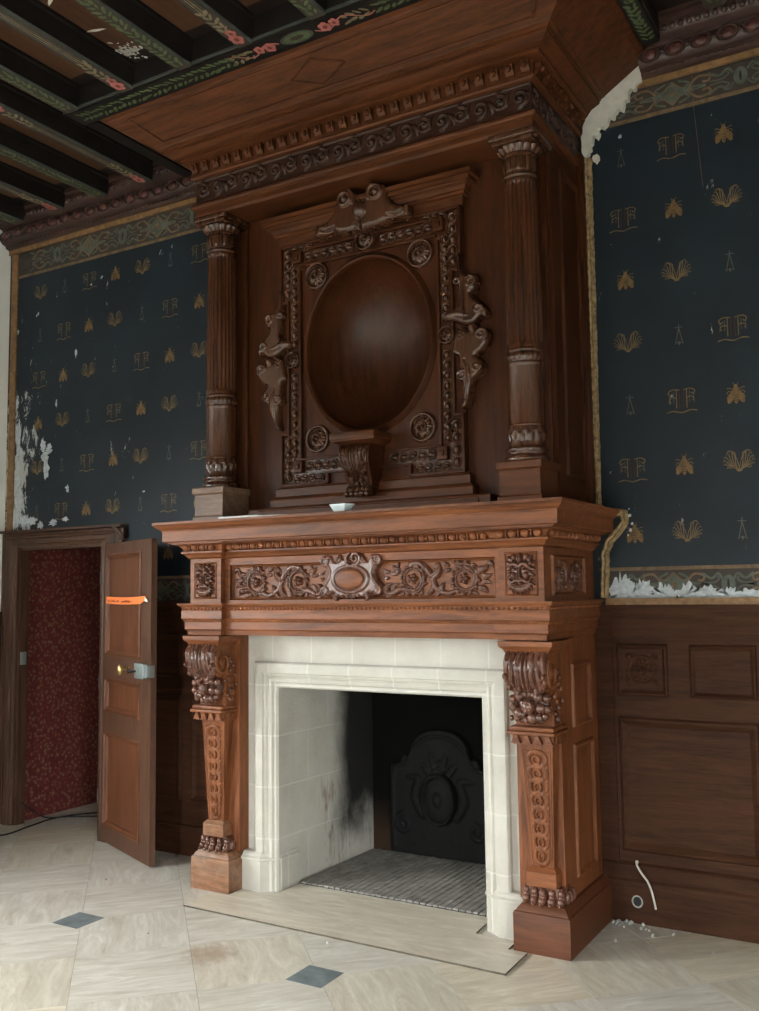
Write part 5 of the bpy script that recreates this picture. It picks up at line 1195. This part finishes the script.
# columns on pedestals
for s in (-1, 1):
    cx, cy = s * 1.128, -.700
    col = bpy.data.objects.new('column', None); C.objects.link(col); col.parent = om; col['_b'] = om['_b']
    mat_p = 'oak_lit' if s < 0 else 'up_x'
    mb = MB(); P = []
    for o, z in [(.010, ZT + .001), (.010, 2.475), (.006, 2.48), (0, 2.485), (0, 2.625), (.004, 2.63), (.012, 2.635), (.014, 2.640), (.014, 2.672), (.008, 2.678), (-.10, 2.679)]: P.append([(cx - .122 - o, YP + .02, z), (cx - .122 - o, -.831 - o, z), (cx + .122 + o, -.831 - o, z), (cx + .122 + o, YP + .02, z)])
    mb.grid(np.array(P)); mb.build('pedestal', mat_p, col, ang=25)
    mb = MB(); mb.lathe([(.0, 2.679), (.128, 2.679), (.132, 2.688), (.130, 2.704), (.118, 2.712), (.114, 2.720), (.116, 2.728), (.124, 2.736), (.124, 2.748), (.114, 2.756), (.108, 2.770), (.108, 2.788), (.104, 2.790)], (cx, cy, 0), 48); mb.build('column_base', 'carved_up', col, ang=50)
    def leafband(r, z, th, a=2.79, b=2.88, n=12):
        t = (z - a) / (b - a); env = math.sin(PI * min(max(t, 0.02), .98)) ** .5; return r + .012 * env * np.abs(np.cos(th * n / 2 + (0 if t < .6 else PI / 2))) ** .7
    mb = MB(); mb.lathe([(.101, z) for z in np.linspace(2.788, 2.880, 14)], (cx, cy, 0), 144, 0, leafband); mb.build('leaf_band', 'carved_up', col, ang=70)
    mb = MB(); mb.lathe([(.106, 2.879), (.109, 2.886), (.106, 2.894), (.105, 2.90), (.106, 3.05), (.105, 3.222), (.106, 3.226), (.110, 3.234), (.110, 3.244), (.104, 3.25)], (cx, cy, 0), 64); mb.build('drum', 'up_gloss', col, ang=40)
    def beads(r, z, th): return r + (.006 * np.abs(np.cos(th * 11)) if 3.262 < z < 3.300 else 0)
    mb = MB(); mb.lathe([(.100, 3.248), (.100, 3.256), (.102, 3.264), (.107, 3.274), (.107, 3.288), (.102, 3.299), (.101, 3.303), (.108, 3.308), (.110, 3.316), (.108, 3.324), (.100, 3.330)], (cx, cy, 0), 132, 0, beads); mb.build('ring_band', 'carved_up', col, ang=60)
    def flutes(r, z, th): 
        e = min(1, max(0, (z - 3.345) / .02), max(0, (4.315 - z) / .02)); return r - .0075 * e * np.abs(np.cos(th * 12)) ** .6
    mb = MB(); zs = [3.328, 3.345, 3.352, 3.358, 3.366, 3.45, 3.6, 3.75, 3.9, 4.05, 4.2, 4.294, 4.302, 4.308, 4.316, 4.33]
    mb.lathe([(.105 - .010 * max(0, (z - 3.5)) / .83, z) for z in zs], (cx, cy, 0), 192, 0, flutes); mb.build('fluted_shaft', 'up_gloss', col, ang=60)
    mb = MB()
    def neck(r, z, th): return r + (.010 * np.abs(np.cos(th * 6)) ** .6 if 4.375 < z < 4.455 else 0) + (.010 * np.abs(np.cos(th * 8)) if 4.485 < z < 4.52 else 0)
    mb.lathe([(.088, 4.33), (.102, 4.336), (.106, 4.346), (.102, 4.356), (.092, 4.362), (.092, 4.374), (.092, 4.38), (.093, 4.41), (.094, 4.45), (.094, 4.458), (.106, 4.462), (.108, 4.472), (.104, 4.48), (.108, 4.488), (.120, 4.505), (.124, 4.516), (.112, 4.524), (.112, 4.53)], (cx, cy, 0), 128, 0, neck)
    mb.box(cx - .128, cx + .128, cy - .128, YP + .02, 4.528, 4.553, 0, .004).box(cx - .142, cx + .142, cy - .140, YP + .02, 4.553, 4.590, 0, .008); mb.build('capital', 'carved_up', col, ang=45)
# entablature
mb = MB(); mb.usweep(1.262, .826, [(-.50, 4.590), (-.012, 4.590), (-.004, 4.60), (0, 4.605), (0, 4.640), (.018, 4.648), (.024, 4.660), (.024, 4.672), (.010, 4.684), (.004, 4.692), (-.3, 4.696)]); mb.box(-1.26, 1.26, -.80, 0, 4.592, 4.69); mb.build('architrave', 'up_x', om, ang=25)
mb = MB().box(-1.258, 1.258, -.822, 0, 4.69, 4.862); mb.build('frieze', 'frieze_dark', om, smooth=False)
R = Relief(-1.25, 1.25, -.078, .078, .0045)
n = 20
for k in range(n):
    x = -1.25 + (k + .5) * 2.5 / n; q = 1 if k % 2 else -1
    R.stroke(spiral(x, 0, .050, .012, 1.35 * q, -PI / 2 * q, 34), [.013, .012, .008], 1.2)
    R.leaf((x + .045, q * .03), (x + .075, -q * .06), .016, .2, 1.2); R.leaf((x - .02, -q * .055), (x + .03, -q * .072), .012, .1, 1.2); R.dome(x, 0, .014, .014, .02)
for v in (-.072, .072): R.stroke(np.stack([np.linspace(-1.25, 1.25, 900), np.full(900, v)], 1), .006, 1.1)
R.mesh(MB(), front(0, -.822, 4.776)).build('frieze_carving', 'frieze_dark', om, ang=70)
R = Relief(-.40, .40, -.078, .078, .005)
for k in range(7):
    x = -.36 + k * .12; q = 1 if k % 2 else -1; R.stroke(spiral(x, 0, .050, .012, 1.35 * q, -PI / 2 * q, 34), [.013, .012, .008], 1.2); R.leaf((x + .045, q * .03), (x + .075, -q * .06), .016, .2, 1.2)
for s in (-1, 1): R.mesh(MB(), sideways(s * 1.258, -.41, 4.776, s)).build('side_frieze_carving', 'frieze_dark', om, ang=70)
mb = MB(); mb.usweep(1.262, .826, [(-.3, 4.860), (.0, 4.860), (.018, 4.866), (.026, 4.876), (.026, 4.884), (.014, 4.892), (.014, 4.968), (.030, 4.974), (.07, 4.980), (.078, 4.984), (.078, 4.995), (.10, 5.0), (.125, 5.012), (.145, 5.022), (.158, 5.03), (.158, 5.045), (-.3, 5.05)]); mb.build('bed_moulding', 'up_x', om, ang=25)
mb = MB()
def dent(mb, c, ax, out):
    hw, dp = .026, .042; z0_, z1_ = 4.900, 4.968
    sec = [(0, z1_), (dp, z1_), (dp, 4.945), (dp * .92, 4.93), (dp * .6, 4.92), (dp * .45, 4.905), (0, z0_)]
    A = [(c[0] + ax[0] * hw * s + out[0] * d, c[1] + ax[1] * hw * s + out[1] * d, z) for s in (-1, 1) for d, z in sec]; k = len(sec)
    mb.add(A, [list(range(k)), list(range(2 * k - 1, k - 1, -1))] + [(i, (i + 1) % k, k + (i + 1) % k, k + i) for i in range(k)])
    mb.ell((c[0] + out[0] * dp, c[1] + out[1] * dp, 4.938), (.018, .018, .020), 8, 6)
for i in range(27): dent(mb, (-1.24 + i * 2.48 / 26, -.838), (1, 0), (0, -1))
for s in (-1, 1):
    for i in range(8): dent(mb, (s * 1.274, -.78 + i * .10), (0, 1), (s, 0))
mb.usweep(1.262, .826, [(.006, 4.896), (.0155, 4.896), (.0155, 4.968), (.006, 4.968)]); mb.build('dentil_course', 'up_x', om, ang=40)
# flaring hood
ha, hb_ = (1.42, .984, 5.045), (1.735, 1.300, 5.245)
mb = MB(); pl_ = []
cove = [(0, 0), (.06, .02), (.30, .20), (.80, .74), (.93, .92), (1.0, 1.0)]
P = []
for t, q in [(-.02, -.03), (0.0, 0.0), (.03, .0), (.035, .05), (.10, .09), (.12, .13), (.5, .5), (.88, .87), (.90, .91), (.97, .95), (1.0, 1.0), (1.0, 1.20), (1.0, 1.9)]:
    w = ha[0] + (hb_[0] - ha[0]) * t; d = ha[1] + (hb_[1] - ha[1]) * t; z = ha[2] + (hb_[2] - ha[2]) * q
    P.append([(-w, 0, z), (-w, -d, z), (w, -d, z), (w, 0, z)])
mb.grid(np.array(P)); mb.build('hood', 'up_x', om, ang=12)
# sunk panel lines and lozenge on the front slope
def slope(x, t, lift):
    d = ha[1] + (hb_[1] - ha[1]) * t; z = ha[2] + (hb_[2] - ha[2]) * t; nx = math.hypot(hb_[1] - ha[1], hb_[2] - ha[2]); ny, nz = -(hb_[2] - ha[2]) / nx, -(hb_[1] - ha[1]) / nx
    return (x, -d + ny * lift, z + nz * lift)
def bar_on(mb, a, b, wd=.010, lift=.007):
    pa, pb_ = Vector(slope(*a, 0)), Vector(slope(*b, 0)); ln = 2; mb.tube([slope(a[0], a[1], lift * .3), slope(b[0], b[1], lift * .3)], wd, 6)
mb = MB()
for a, b in (((-1.36, .20), (1.36, .20)), ((-1.50, .80), (1.50, .80)), ((-1.36, .20), (-1.50, .80)), ((1.36, .20), (1.50, .80))): bar_on(mb, a, b)
mb.build('hood_panel', 'up_x', om, ang=60)
mb = MB()
q = [(0, .74), (.20, .5), (0, .26), (-.20, .5)]
for i in range(4): bar_on(mb, q[i], q[(i + 1) % 4], .008)
mb.add([slope(x * .88, .5 + (t - .5) * .88, .006) for x, t in q], [(0, 1, 2, 3)]); mb.build('lozenge', 'up_x', om, ang=30)

# ================================================================== LIGHT AND CAMERA
w = bpy.data.worlds.new('overcast'); bpy.context.scene.world = w; w.use_nodes = True; nt = w.node_tree
bg = nt.nodes['Background']; bg.inputs['Strength'].default_value = WORLD
tcw = nt.nodes.new('ShaderNodeTexCoord'); spw = nt.nodes.new('ShaderNodeSeparateXYZ'); L(nt, tcw.outputs['Generated'], spw.inputs[0])
L(nt, ramp(nt, mathn(nt, 'ADD', mathn(nt, 'MULTIPLY', spw.outputs[2], .5), .5), [(.0, (.05, .05, .042)), (.485, (.09, .09, .075)), (.52, (.62, .68, .70)), (.75, (1.0, 1.0, .97))]), bg.inputs['Color'])
def portal(name, loc, rot, sx, sz):
    l = bpy.data.lights.new(name, 'AREA'); l.shape = 'RECTANGLE'; l.size = sx * S; l.size_y = sz * S; l.cycles.is_portal = True
    o = bpy.data.objects.new(name, l); C.objects.link(o); o.location = [p * S for p in loc]; o.rotation_euler = rot
for (a, b, c, d) in WIN_W: portal('window_portal', (XW - .12, (a + b) / 2, (c + d) / 2), (0, -PI / 2, 0), d - c, b - a)
for (a, b, c, d) in WIN_E: portal('window_portal', (XE + .12, (a + b) / 2, (c + d) / 2), (0, PI / 2, 0), d - c, b - a)
for (a, b, c, d) in WIN_S: portal('window_portal', ((a + b) / 2, YS - .12, (c + d) / 2), (PI / 2, 0, 0), b - a, d - c)
f, yaw, pitch, roll = 947.08, .5347, .0899, -.0130
F = Vector((-math.sin(yaw) * math.cos(pitch), math.cos(yaw) * math.cos(pitch), math.sin(pitch))); Rv = Vector((math.cos(yaw), math.sin(yaw), 0)); U = Rv.cross(F)
c_, s_ = math.cos(roll), math.sin(roll); Rv, U = c_ * Rv + s_ * U, -s_ * Rv + c_ * U
cam = bpy.data.cameras.new('camera'); co = bpy.data.objects.new('camera', cam); C.objects.link(co)
mt = Matrix((Rv, U, -F)).transposed().to_4x4(); mt.translation = Vector((3.1272, -5.7417, 1.961)) * S; co.matrix_world = mt
cam.sensor_fit = 'HORIZONTAL'; cam.sensor_width = 36; cam.lens = f / 759 * 36; cam.clip_start = .05
sc = bpy.context.scene; sc.camera = co
sc.view_settings.view_transform = 'Standard'; sc.view_settings.look = 'None'; sc.view_settings.gamma = 1; sc.view_settings.use_curve_mapping = False
sc.view_settings.exposure = EXPO
sc.cycles.use_denoising = True; sc.cycles.max_bounces = 10; sc.cycles.diffuse_bounces = 6; sc.cycles.sample_clamp_indirect = 6
for o in list(bpy.data.objects):
    if '_b' in o: del o['_b']
